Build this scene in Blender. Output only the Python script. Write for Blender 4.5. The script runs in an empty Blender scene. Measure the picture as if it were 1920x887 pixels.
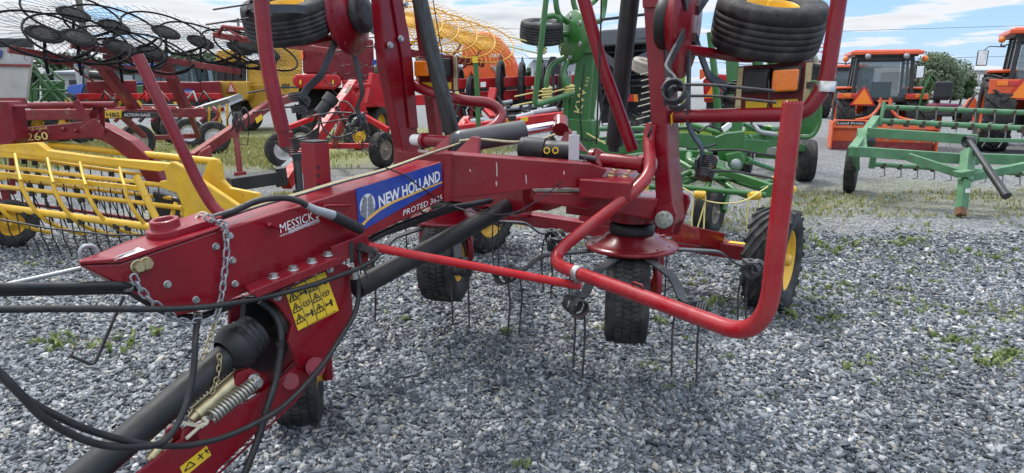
import bpy, math, random
import numpy as np
from mathutils import Vector as V, Matrix
random.seed(7); np.random.seed(7)
R = math.radians
scn = bpy.context.scene
col = scn.collection

# ---------------------------------------------------------------- camera
PITCH = R(13.13); FOC = 1250.0; CAMH = 1.6
cd = bpy.data.cameras.new('camera'); cam = bpy.data.objects.new('camera', cd); col.objects.link(cam)
cam.location = (0, 0, CAMH); cam.rotation_euler = (R(90) - PITCH, 0, 0)
cd.sensor_width = 36; cd.lens = FOC / 1920 * 36; cd.clip_end = 5000; cd.clip_start = 0.05
scn.camera = cam
# ---------------------------------------------------------------- light
SUN_EL, SUN_AZ = R(58), R(-35)          # azimuth from +Y (ahead), negative = left
sd = bpy.data.lights.new('sun', 'SUN'); so = bpy.data.objects.new('sun', sd); col.objects.link(so)
sd.energy = 2.2; sd.angle = R(14); sd.color = (1, 0.965, 0.915)
sv = V((math.cos(SUN_EL) * math.sin(SUN_AZ), math.cos(SUN_EL) * math.cos(SUN_AZ), math.sin(SUN_EL)))
so.rotation_euler = sv.to_track_quat('Z', 'Y').to_euler()
scn.view_settings.view_transform = 'Standard'; scn.view_settings.look = 'None'
scn.view_settings.exposure = 0.66; scn.view_settings.gamma = 1
w = bpy.data.worlds.new('World'); scn.world = w; w.use_nodes = True
nt = w.node_tree; N = nt.nodes; L = nt.links
bg = N['Background']; bg.inputs[1].default_value = 0.13
sky = N.new('ShaderNodeTexSky'); sky.sky_type = 'NISHITA'; sky.sun_disc = False
sky.sun_elevation = SUN_EL; sky.sun_rotation = SUN_AZ; sky.air_density = 1.0; sky.dust_density = 0.3; sky.ozone_density = 2.0
geo = N.new('ShaderNodeNewGeometry'); sep = N.new('ShaderNodeSeparateXYZ')
tc = N.new('ShaderNodeTexCoord'); L.new(tc.outputs['Generated'], sep.inputs[0])
def mth(op, a, b=None, c=None, clamp=False, T=None):
    T = T or nt
    n = T.nodes.new('ShaderNodeMath'); n.operation = op; n.use_clamp = clamp
    for i, q in enumerate((a, b, c)):
        if q is None: continue
        if isinstance(q, (int, float)): n.inputs[i].default_value = q
        else: T.links.new(q, n.inputs[i])
    return n.outputs[0]
zz = mth('ADD', mth('MAXIMUM', sep.outputs[2], 0.0), 0.05)
cmb = N.new('ShaderNodeCombineXYZ')
L.new(mth('DIVIDE', sep.outputs[0], zz), cmb.inputs[0]); L.new(mth('DIVIDE', sep.outputs[1], zz), cmb.inputs[1])
cmb.inputs[2].default_value = 3.1
no = N.new('ShaderNodeTexNoise'); no.inputs['Scale'].default_value = 0.9; no.inputs['Detail'].default_value = 9; no.inputs['Roughness'].default_value = 0.55
L.new(cmb.outputs[0], no.inputs['Vector'])
no2 = N.new('ShaderNodeTexNoise'); no2.inputs['Scale'].default_value = 0.21; no2.inputs['Detail'].default_value = 3
L.new(cmb.outputs[0], no2.inputs['Vector'])
# more cloud to the left, opening to blue on the right
bias = mth('MULTIPLY', sep.outputs[0], -0.13)
dens = mth('ADD', mth('ADD', mth('MULTIPLY', no.outputs[0], 0.75), mth('MULTIPLY', no2.outputs[0], 0.35)), bias)
cov = N.new('ShaderNodeMapRange'); cov.interpolation_type = 'SMOOTHSTEP'
cov.inputs['From Min'].default_value = 0.52; cov.inputs['From Max'].default_value = 0.60
dens = mth('ADD', dens, mth('MULTIPLY', mth('MAXIMUM', mth('SUBTRACT', sep.outputs[2], 0.16), 0.0), 0.35))  # extra cloud added overhead, out of view, to neutralise the ambient light
L.new(dens, cov.inputs['Value'])
thick = N.new('ShaderNodeMapRange'); thick.inputs['From Min'].default_value = 0.55; thick.inputs['From Max'].default_value = 0.82
L.new(dens, thick.inputs['Value'])
cl = N.new('ShaderNodeMix'); cl.data_type = 'RGBA'
cl.inputs['A'].default_value = (4.75, 4.85, 5.0, 1); cl.inputs['B'].default_value = (3.1, 3.35, 3.7, 1)
L.new(thick.outputs[0], cl.inputs['Factor'])
blue = N.new('ShaderNodeMix'); blue.data_type = 'RGBA'; blue.inputs['Factor'].default_value = 0.72
L.new(sky.outputs[0], blue.inputs['A']); blue.inputs['B'].default_value = (1.45, 2.75, 4.9, 1)
mx = N.new('ShaderNodeMix'); mx.data_type = 'RGBA'
L.new(cov.outputs[0], mx.inputs['Factor']); L.new(blue.outputs['Result'], mx.inputs['A']); L.new(cl.outputs['Result'], mx.inputs['B'])
# unseen sky overhead, brightened to add ambient fill light
overhead_fill = N.new('ShaderNodeMapRange'); overhead_fill.inputs['From Min'].default_value = 0.18; overhead_fill.inputs['From Max'].default_value = 0.6; overhead_fill.inputs['To Min'].default_value = 1.0; overhead_fill.inputs['To Max'].default_value = 2.2
L.new(sep.outputs[2], overhead_fill.inputs['Value'])
vs_ = N.new('ShaderNodeVectorMath'); vs_.operation = 'SCALE'; L.new(mx.outputs['Result'], vs_.inputs[0]); L.new(overhead_fill.outputs[0], vs_.inputs['Scale'])
L.new(vs_.outputs[0], bg.inputs[0])
scn.cycles.use_denoising = True
scn.cycles.max_bounces = 6; scn.cycles.transparent_max_bounces = 12

# ---------------------------------------------------------------- picture -> place
RT = V((1, 0, 0)); UPC = V((0, math.sin(PITCH), math.cos(PITCH))); FW = V((0, math.cos(PITCH), -math.sin(PITCH)))
EYE = V((0, 0, CAMH)); Z = V((0, 0, 1))
def ray(x, y): return RT * ((x - 960) / FOC) + UPC * ((443.5 - y) / FOC) + FW
def at(x, y, Y):
    d = ray(x, y); return EYE + d * (Y / d.y)
def gz(x, y, z=0.0):
    d = ray(x, y); return EYE + d * ((z - CAMH) / d.z)
def onp(x, y, P, n):
    d = ray(x, y); return EYE + d * ((P - EYE).dot(n) / d.dot(n))

# ---------------------------------------------------------------- mesh helpers
def frame(axis):
    a = axis.normalized(); t = V((0, 0, 1)) if abs(a.z) < 0.9 else V((1, 0, 0))
    u = a.cross(t).normalized(); return u, a.cross(u).normalized(), a
WHOLE = {'lettering','pictogram','wire_fingers','crown','hose_bundle','spring_tine','pickup_tines','twine','mullion','decal_emblem','rake_wheel','hub','bolt_ring','linkage','decal_stripe'}
class MB:
    def __init__(s): s.v = []; s.f = []; s.sm = []
    def add(s, vs, fs, sm=False):
        o = len(s.v); s.v += [tuple(p) for p in vs]
        s.f += [tuple(i + o for i in f) for f in fs]; s.sm += [sm] * len(fs); return s
    def hexa(s, p):   # 8 corners, bottom loop then top loop
        return s.add(p, [(0,3,2,1),(4,5,6,7),(0,1,5,4),(1,2,6,5),(2,3,7,6),(3,0,4,7)])
    def box(s, c, sx, sy, sz, ax=None):
        c = V(c); x, y, z = ax or (V((1,0,0)), V((0,1,0)), V((0,0,1)))
        x = x*sx/2; y = y*sy/2; z = z*sz/2
        return s.hexa([c-x-y-z, c+x-y-z, c+x+y-z, c-x+y-z, c-x-y+z, c+x-y+z, c+x+y+z, c-x+y+z])
    def bar(s, a, b, w, h, up=Z, w2=None, h2=None):
        a = V(a); b = V(b); d = (b-a).normalized(); x = d.cross(up).normalized(); y = x.cross(d)
        w2 = w2 or w; h2 = h2 or h
        return s.hexa([a-x*w/2-y*h/2, a+x*w/2-y*h/2, b+x*w2/2-y*h2/2, b-x*w2/2-y*h2/2,
                       a-x*w/2+y*h/2, a+x*w/2+y*h/2, b+x*w2/2+y*h2/2, b-x*w2/2+y*h2/2])
    def prism(s, pts, vec):
        n = len(pts); pts = [V(p) for p in pts]; vec = V(vec)
        q = pts + [p+vec for p in pts]
        nn = V((0,0,0))
        for i in range(n): nn += pts[i].cross(pts[(i+1) % n])
        fw = nn.dot(vec) < 0
        a = tuple(range(n)); b = tuple(range(2*n-1, n-1, -1))
        fs = [a if fw else a[::-1], b if fw else b[::-1]]
        for i in range(n):
            j = (i+1) % n
            fs.append((i, n+i, n+j, j) if fw else (i, j, n+j, n+i))
        return s.add(q, fs)
    def cyl(s, a, b, r, r2=None, n=14, cap=True):
        return s.tube([a, b], r, n, cap, r2=r2)
    def tube(s, pts, r, n=10, cap=True, r2=None, hollow=0):
        pts = [V(p) for p in pts]; m = len(pts); vs = []; fs = []; pu = None
        for i, p in enumerate(pts):
            d = (pts[min(i+1, m-1)] - pts[max(i-1, 0)])
            if d.length < 1e-9: d = V((0,0,1))
            d.normalize()
            if pu is None: u = frame(d)[0]
            else:
                u = pu - d * pu.dot(d)
                u = u.normalized() if u.length > 1e-6 else frame(d)[0]
            pu = u; w_ = d.cross(u)
            rr = r if r2 is None else r + (r2-r) * i/(m-1)
            for k in range(n):
                a = 2*math.pi*k/n; vs.append(p + (u*math.cos(a) + w_*math.sin(a))*rr)
        for i in range(m-1):
            for k in range(n):
                k2 = (k+1) % n; fs.append((i*n+k, i*n+k2, (i+1)*n+k2, (i+1)*n+k))
        s.add(vs, fs, True)
        if cap:
            s.add(vs[:n], [tuple(range(n))[::-1]]); s.add(vs[-n:], [tuple(range(n))])
        return s
    def lathe(s, prof, c, axis, n=28, sm=True, a0=0, a1=2*math.pi):
        c = V(c); u, w_, a = frame(V(axis)); vs = []; fs = []; m = len(prof); full = abs(a1-a0-2*math.pi) < 1e-6
        nn = n if full else n+1
        for k in range(nn):
            t = a0 + (a1-a0)*k/n; dd = u*math.cos(t) + w_*math.sin(t)
            for (r, h) in prof: vs.append(c + dd*r + a*h)
        for k in range(n):
            k2 = (k+1) % nn
            for i in range(m-1): fs.append((k*m+i, k2*m+i, k2*m+i+1, k*m+i+1))
        return s.add(vs, fs, sm)
    def disc(s, c, axis, r, n=20):
        u, w_, a = frame(V(axis)); c = V(c)
        return s.add([c + (u*math.cos(2*math.pi*k/n)+w_*math.sin(2*math.pi*k/n))*r for k in range(n)], [tuple(range(n))])
    def coil(s, c, axis, Rr, r, turns, length, n=6, seg=14, a0=0, pitch_out=None):
        c = V(c); u, w_, a = frame(V(axis)); pts = []
        m = int(turns*seg)
        for i in range(m+1):
            t = a0 + 2*math.pi*i/seg
            pts.append(c + (u*math.cos(t)+w_*math.sin(t))*Rr + a*(length*(i/m-0.5)))
        s.tube(pts, r, n); return pts
    def strip(s, pts, wd, w, t):      # flat bar swept along pts, wd = width direction
        pts = [V(p) for p in pts]; wd = V(wd).normalized(); m = len(pts); vs = []; fs = []
        for i, p in enumerate(pts):
            d = (pts[min(i+1, m-1)] - pts[max(i-1, 0)]).normalized(); nrm = d.cross(wd).normalized()
            for a, b in ((-1,-1),(1,-1),(1,1),(-1,1)): vs.append(p + wd*(a*w/2) + nrm*(b*t/2))
        for i in range(m-1):
            for k in range(4): fs.append((i*4+k, i*4+(k+1) % 4, (i+1)*4+(k+1) % 4, (i+1)*4+k))
        fs += [(3,2,1,0), tuple((m-1)*4+k for k in range(4))]
        return s.add(vs, fs)
    def hexbolt(s, p, nrm, r=0.012, h=0.01):
        u, w_, a = frame(V(nrm)); p = V(p)
        vs = [p + (u*math.cos(k*math.pi/3)+w_*math.sin(k*math.pi/3))*r + a*hh for hh in (0, h) for k in range(6)]
        s.add(vs, [(6,7,8,9,10,11)] + [(k, (k+1) % 6, 6+(k+1) % 6, 6+k) for k in range(6)])
        return s.lathe([(r*1.35, 0), (r*1.35, h*0.25), (r, h*0.26)], p, nrm, 12)
    def pieces(s):
        """loose pieces whose boxes do not touch, so that each can be a part of its own"""
        n = len(s.v); par = list(range(n))
        def find(i):
            while par[i] != i: par[i] = par[par[i]]; i = par[i]
            return i
        for f in s.f:
            a = find(f[0])
            for i in f[1:]: par[find(i)] = a
        isl = {}
        for i in range(n): isl.setdefault(find(i), []).append(i)
        bb = []
        for k, ids in isl.items():
            P_ = np.array([s.v[i] for i in ids]); bb.append([P_.min(0)-.012, P_.max(0)+.012, {k}])
        ch = True
        while ch:
            ch = False; out = []
            for b in bb:
                for o in out:
                    if (b[0] <= o[1]).all() and (o[0] <= b[1]).all():
                        o[0] = np.minimum(o[0], b[0]); o[1] = np.maximum(o[1], b[1]); o[2] |= b[2]; ch = True; break
                else: out.append(b)
            bb = out
        if len(bb) < 2 or len(bb) > 20: return [s]
        res = []
        for b in bb:
            q = MB(); mp = {}
            for f, sm in zip(s.f, s.sm):
                if find(f[0]) in b[2]:
                    g = []
                    for i in f:
                        if i not in mp: mp[i] = len(q.v); q.v.append(s.v[i])
                        g.append(mp[i])
                    q.f.append(tuple(g)); q.sm.append(sm)
            res.append(q)
        return res
    def build(s, name, m, parent=None, bevel=0, org=None):
        if parent is not None and len(s.v) < 2500 and name not in WHOLE:
            ps = s.pieces()
            if len(ps) > 1:
                obs = [q.build(name, m, parent, bevel, org) for q in sorted(ps, key=lambda q: -len(q.v))]
                return obs[0]
        me = bpy.data.meshes.new(name)
        o_ = V((0,0,0))
        if org is not None: o_ = V(org)
        elif parent is not None:
            q = parent
            while q is not None: o_ = o_ + q.location; q = q.parent
        me.from_pydata([tuple(V(p)-o_) for p in s.v], [], s.f)
        me.polygons.foreach_set('use_smooth', s.sm); me.update()
        me.materials.append(m)
        o = bpy.data.objects.new(name, me); col.objects.link(o)
        if parent is not None: o.parent = parent
        elif org is not None: o.location = o_
        if bevel:
            b = o.modifiers.new('bevel', 'BEVEL'); b.width = bevel; b.segments = 2; b.limit_method = 'ANGLE'; b.angle_limit = R(40)
        return o
def fillet(pts, rad, n=6):
    pts = [V(p) for p in pts]; out = [pts[0]]
    for i in range(1, len(pts)-1):
        a = pts[i-1]-pts[i]; b = pts[i+1]-pts[i]; k = min(rad, a.length*0.48, b.length*0.48)
        p0 = pts[i]+a.normalized()*k; p1 = pts[i]+b.normalized()*k
        for j in range(n+1):
            t = j/n; out.append(p0*(1-t)**2 + pts[i]*2*t*(1-t) + p1*t*t)
    out.append(pts[-1]); return out
def spline(pts, n=6):
    pts = [V(p) for p in pts]; P = [pts[0]*2-pts[1]] + pts + [pts[-1]*2-pts[-2]]; out = []
    for i in range(1, len(P)-2):
        a, b, c, d = P[i-1], P[i], P[i+1], P[i+2]
        for j in range(n):
            t = j/n
            out.append(0.5*((2*b) + (c-a)*t + (2*a-5*b+4*c-d)*t*t + (3*b-a-3*c+d)*t**3))
    out.append(pts[-1]); return out
def tag(o, label=None, cat=None, group=None, kind=None):
    if label: o['label'] = label
    if cat: o['category'] = cat
    if group: o['group'] = group
    if kind: o['kind'] = kind
    return o
def thing(name, label, cat, loc, group=None, rz=0):
    o = bpy.data.objects.new(name, None); col.objects.link(o); o.location = loc; o.rotation_euler = (0, 0, rz)
    o.empty_display_size = 0.2
    return tag(o, label, cat, group)
def copy_tree(o, parent=None):
    c = o.copy(); col.objects.link(c); c.parent = parent
    for ch in list(o.children): copy_tree(ch, c)
    return c
def text_part(body, p0, p1, h, nrm, m, parent, name='lettering', shear=0.0, bold=0.0, off=0.003):
    """lettering from p0 to p1 (baseline), capital height h, facing nrm"""
    cu = bpy.data.curves.new('t', 'FONT'); cu.body = body; cu.shear = shear; cu.offset = bold; cu.resolution_u = 2
    o = bpy.data.objects.new('t', cu); col.objects.link(o)
    dg = bpy.context.evaluated_depsgraph_get(); me = bpy.data.meshes.new_from_object(o.evaluated_get(dg))
    bpy.data.objects.remove(o); bpy.data.curves.remove(cu)
    co = np.zeros(len(me.vertices)*3); me.vertices.foreach_get('co', co); co = co.reshape(-1, 3)
    x0, x1 = co[:,0].min(), co[:,0].max(); p0 = V(p0); p1 = V(p1); nrm = V(nrm).normalized()
    xd = (p1-p0); W = xd.length; xd.normalize(); yd = nrm.cross(xd).normalized()
    a = MB()
    vs = [p0 + xd*((c[0]-x0)/(x1-x0)*W) + yd*(c[1]/0.729*h) + nrm*off for c in co]
    a.add(vs, [tuple(p.vertices) for p in me.polygons]); bpy.data.meshes.remove(me)
    return a.build(name, m, parent)
# ---------------------------------------------------------------- materials
def mat(name, c, rough=0.5, metal=0.0, var=0.12, vs=6.0, bump=0.0, bs=60.0, c2=None, c2th=0.62, c2s=9.0, spec=0.5, coat=0.0, dust=0.10):
    m = bpy.data.materials.new(name); m.use_nodes = True; T = m.node_tree; n = T.nodes; l = T.links
    b = n['Principled BSDF']; b.inputs['Roughness'].default_value = rough; b.inputs['Metallic'].default_value = metal
    b.inputs['Specular IOR Level'].default_value = spec; b.inputs['Coat Weight'].default_value = coat; b.inputs['Coat Roughness'].default_value = 0.12
    g = n.new('ShaderNodeTexCoord'); nz = n.new('ShaderNodeTexNoise'); nz.inputs['Scale'].default_value = vs; nz.inputs['Detail'].default_value = 6
    l.new(g.outputs['Object'], nz.inputs['Vector'])
    hs = n.new('ShaderNodeHueSaturation'); hs.inputs['Color'].default_value = (*c, 1)
    mr = n.new('ShaderNodeMapRange'); mr.inputs['From Min'].default_value = 0.3; mr.inputs['From Max'].default_value = 0.7
    mr.inputs['To Min'].default_value = 1-var; mr.inputs['To Max'].default_value = 1+var
    l.new(nz.outputs[0], mr.inputs['Value']); l.new(mr.outputs[0], hs.inputs['Value'])
    out = hs.outputs[0]
    rr = n.new('ShaderNodeMapRange'); rr.inputs['From Min'].default_value = 0.3; rr.inputs['From Max'].default_value = 0.7
    rr.inputs['To Min'].default_value = max(rough-0.1, 0.03); rr.inputs['To Max'].default_value = min(rough+0.14, 1)
    nz3 = n.new('ShaderNodeTexNoise'); nz3.inputs['Scale'].default_value = vs*2.7; nz3.inputs['Detail'].default_value = 5
    l.new(g.outputs['Object'], nz3.inputs['Vector']); l.new(nz3.outputs[0], rr.inputs['Value']); l.new(rr.outputs[0], b.inputs['Roughness'])
    if c2:
        nz2 = n.new('ShaderNodeTexNoise'); nz2.inputs['Scale'].default_value = c2s; nz2.inputs['Detail'].default_value = 8; nz2.inputs['Roughness'].default_value = 0.7
        l.new(g.outputs['Object'], nz2.inputs['Vector'])
        q = n.new('ShaderNodeMapRange'); q.inputs['From Min'].default_value = c2th; q.inputs['From Max'].default_value = c2th+0.07
        l.new(nz2.outputs[0], q.inputs['Value'])
        x = n.new('ShaderNodeMix'); x.data_type = 'RGBA'; x.inputs['B'].default_value = (*c2, 1)
        l.new(q.outputs[0], x.inputs['Factor']); l.new(out, x.inputs['A']); out = x.outputs['Result']
    if dust:
        nd = n.new('ShaderNodeTexNoise'); nd.inputs['Scale'].default_value = vs*0.8; nd.inputs['Detail'].default_value = 9; nd.inputs['Roughness'].default_value = 0.68
        l.new(g.outputs['Object'], nd.inputs['Vector'])
        q = n.new('ShaderNodeMapRange'); q.inputs['From Min'].default_value = 0.45; q.inputs['From Max'].default_value = 0.75; q.inputs['To Max'].default_value = dust*1.6
        l.new(nd.outputs[0], q.inputs['Value']); x = n.new('ShaderNodeMix'); x.data_type = 'RGBA'; x.inputs['B'].default_value = (0.30, 0.27, 0.235, 1)
        l.new(q.outputs[0], x.inputs['Factor']); l.new(out, x.inputs['A']); out = x.outputs['Result']
    l.new(out, b.inputs['Base Color'])
    if bump:
        nb = n.new('ShaderNodeTexNoise'); nb.inputs['Scale'].default_value = bs; nb.inputs['Detail'].default_value = 4
        l.new(g.outputs['Object'], nb.inputs['Vector'])
        bp = n.new('ShaderNodeBump'); bp.inputs['Strength'].default_value = bump; bp.inputs['Distance'].default_value = 0.004
        l.new(nb.outputs[0], bp.inputs['Height']); l.new(bp.outputs[0], b.inputs['Normal'])
    return m
M = {}
M['red'] = mat('dark red machine paint', (0.20, 0.003, 0.011), 0.27, var=0.18, vs=4, c2=(0.24, 0.06, 0.055), c2th=0.70, c2s=14, coat=0.1, bump=0.06, bs=35, spec=0.4, dust=0.05)
M['red2'] = mat('bright red machine paint', (0.44, 0.008, 0.014), 0.48, var=0.12, c2=(0.3, 0.1, 0.08), c2th=0.68, spec=.35)
M['redg'] = mat('glossy guard tube red', (0.30, 0.005, 0.012), 0.28, var=0.12, c2=(0.45, 0.3, 0.28), c2th=0.735, c2s=16, coat=0.15, spec=0.45)
M['redold'] = mat('faded brick red paint', (0.20, 0.016, 0.018), 0.6, var=0.2, c2=(0.2, 0.09, 0.05), c2th=0.58, c2s=7)
M['maroon'] = mat('weathered maroon paint', (0.16, 0.006, 0.014), 0.45, spec=.35, dust=.06, var=0.18, c2=(0.28, 0.13, 0.1), c2th=0.66, c2s=10)
M['yellow'] = mat('hay tool yellow paint', (0.64, 0.38, 0.018), 0.45, var=0.14, vs=8, c2=(0.28, 0.17, 0.05), c2th=0.64, c2s=12)
M['rimyellow'] = mat('wheel rim yellow', (0.72, 0.42, 0.03), 0.4, var=0.1, c2=(0.3, 0.2, 0.08), c2th=0.66)
M['baleryellow'] = mat('ochre baler panel', (0.52, 0.30, 0.035), 0.5, var=0.12, vs=2, c2=(0.3, 0.2, 0.06), c2th=0.64, c2s=4)
M['rubber'] = mat('weathered tyre rubber', (0.022, 0.022, 0.023), 0.72, var=0.35, vs=12, bump=0.25, bs=90, c2=(0.07, 0.066, 0.06), c2th=0.62, c2s=10, spec=0.35, dust=0.15)
M['blackp'] = mat('satin black paint', (0.017, 0.018, 0.020), 0.42, dust=.03, var=0.25, c2=(0.08, 0.08, 0.08), c2th=0.68, c2s=12)
M['blackplastic'] = mat('black shield plastic', (0.013, 0.013, 0.014), 0.5, dust=.03, var=0.25, vs=8, bump=0.08, bs=40, c2=(0.06, 0.06, 0.062), c2th=0.63, c2s=6)
M['hose'] = mat('black hose rubber', (0.014, 0.014, 0.015), 0.5, dust=.03, var=0.3, vs=20, bump=0.1, bs=200)
M['steel'] = mat('dark spring steel', (0.045, 0.045, 0.05), 0.45, 0.4, var=0.3, vs=14, c2=(0.13, 0.065, 0.04), c2th=0.56, c2s=5)
M['greycyl'] = mat('dark grey cylinder paint', (0.055,0.058,0.062), 0.36, 0.1, var=0.2)
M['armsteel'] = mat('grey painted flat steel', (0.045, 0.05, 0.057), 0.45, 0.2, var=0.25, vs=9, c2=(0.2, 0.2, 0.2), c2th=0.68)
M['rusttine'] = mat('rusting tine steel', (0.10, 0.065, 0.05), 0.6, 0.4, var=0.35, vs=14)
M['zinc'] = mat('zinc plated steel', (0.45, 0.45, 0.44), 0.38, 0.8, var=0.15, vs=20)
M['brass'] = mat('yellow passivated steel', (0.5, 0.42, 0.24), 0.38, 0.8, var=0.25, vs=14)
M['chrome'] = mat('chromed rod', (0.8, 0.8, 0.82), 0.12, 1.0, var=0.05)
M['white'] = mat('white lettering', (0.78, 0.78, 0.77), 0.5, var=0.05)
M['bluedecal'] = mat('blue decal', (0.012, 0.05, 0.30), 0.35, var=0.06)
M['golddecal'] = mat('gold decal stripe', (0.72, 0.42, 0.10), 0.4, var=0.06)
M['greydecal'] = mat('grey emblem', (0.20, 0.21, 0.23), 0.4, var=0.2, vs=40)
M['yellowdecal'] = mat('warning yellow decal', (0.80, 0.52, 0.02), 0.45, var=0.06, c2=(0.5, 0.35, 0.08), c2th=0.7)
M['blackdecal'] = mat('black decal print', (0.015, 0.015, 0.015), 0.5, var=0.05)
M['rope'] = mat('tan rope', (0.50, 0.43, 0.28), 0.9, var=0.2, vs=40, bump=0.4, bs=200)
M['wood'] = mat('pale cream strap', (0.55, 0.5, 0.38), 0.7, var=0.2)
M['amber'] = mat('amber lens', (0.85, 0.20, 0.005), 0.2, var=0.12, vs=30, bump=0.3, bs=120, coat=0.5)
M['redlens'] = mat('red lens', (0.55, 0.01, 0.01), 0.2, var=0.1, coat=0.5)
M['green'] = mat('green machine paint', (0.026, 0.135, 0.024), 0.38, var=0.14, vs=4, c2=(0.1, 0.2, 0.1), c2th=0.68, coat=0.25)
M['jdgreen'] = mat('sun faded green paint', (0.08, 0.205, 0.10), 0.55, var=0.22, vs=7, c2=(0.10, 0.085, 0.05), c2th=0.60, c2s=9)
M['limegreen'] = mat('lime green paint', (0.30, 0.42, 0.04), 0.45, var=0.12)
M['darkgreen'] = mat('dark green harvester paint', (0.02, 0.10, 0.03), 0.45, var=0.2)
M['orange'] = mat('orange tractor paint', (0.72, 0.095, 0.015), 0.4, var=0.08, vs=3, coat=0.25)
M['orangeflo'] = mat('fluorescent orange triangle', (0.95, 0.25, 0.01), 0.5, var=0.03)
M['orangeold'] = mat('scuffed orange blade paint', (0.62, 0.10, 0.025), 0.55, var=0.12, c2=(0.34, 0.26, 0.22), c2th=0.57, c2s=5)
M['grey'] = mat('light grey sheet metal', (0.38, 0.37, 0.36), 0.5, var=0.12, vs=3, c2=(0.30, 0.16, 0.06), c2th=0.68, c2s=3)
M['galv'] = mat('galvanised sheet', (0.33, 0.345, 0.36), 0.45, 0.5, var=0.14, vs=10)
M['blue'] = mat('blue tractor paint', (0.02, 0.09, 0.42), 0.4, var=0.1)
M['glass'] = mat('tinted cab glass', (0.10, 0.15, 0.16), 0.06, 0.0, var=0.05, spec=0.8)
M['silver'] = mat('silver painted rim', (0.6, 0.6, 0.6), 0.45, 0.2, var=0.1, c2=(0.3, 0.15, 0.08), c2th=0.68)
M['dirtrim'] = mat('dusty rim', (0.34, 0.30, 0.25), 0.7, var=0.2)
M['cream'] = mat('pale yellow plastic', (0.70, 0.60, 0.22), 0.6, var=0.1)
M['wtine'] = mat('yellow rake wire', (0.62, 0.32, 0.012), 0.5, var=0.15)
M['concrete'] = mat('dry pavement', (0.36, 0.36, 0.35), 0.85, var=0.1)
M['pole'] = mat('weathered pole wood', (0.16, 0.14, 0.12), 0.85, var=0.2)
M['bldg'] = mat('grey building cladding', (0.34, 0.36, 0.38), 0.6, var=0.05)
M['bldg2'] = mat('beige grey building cladding', (0.40, 0.39, 0.36), 0.7, var=0.06)
M['roofgrey'] = mat('blue grey roof sheet', (0.22, 0.25, 0.30), 0.5, var=0.06)
M['bark'] = mat('tree bark', (0.10, 0.08, 0.06), 0.9, var=0.2)
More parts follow.
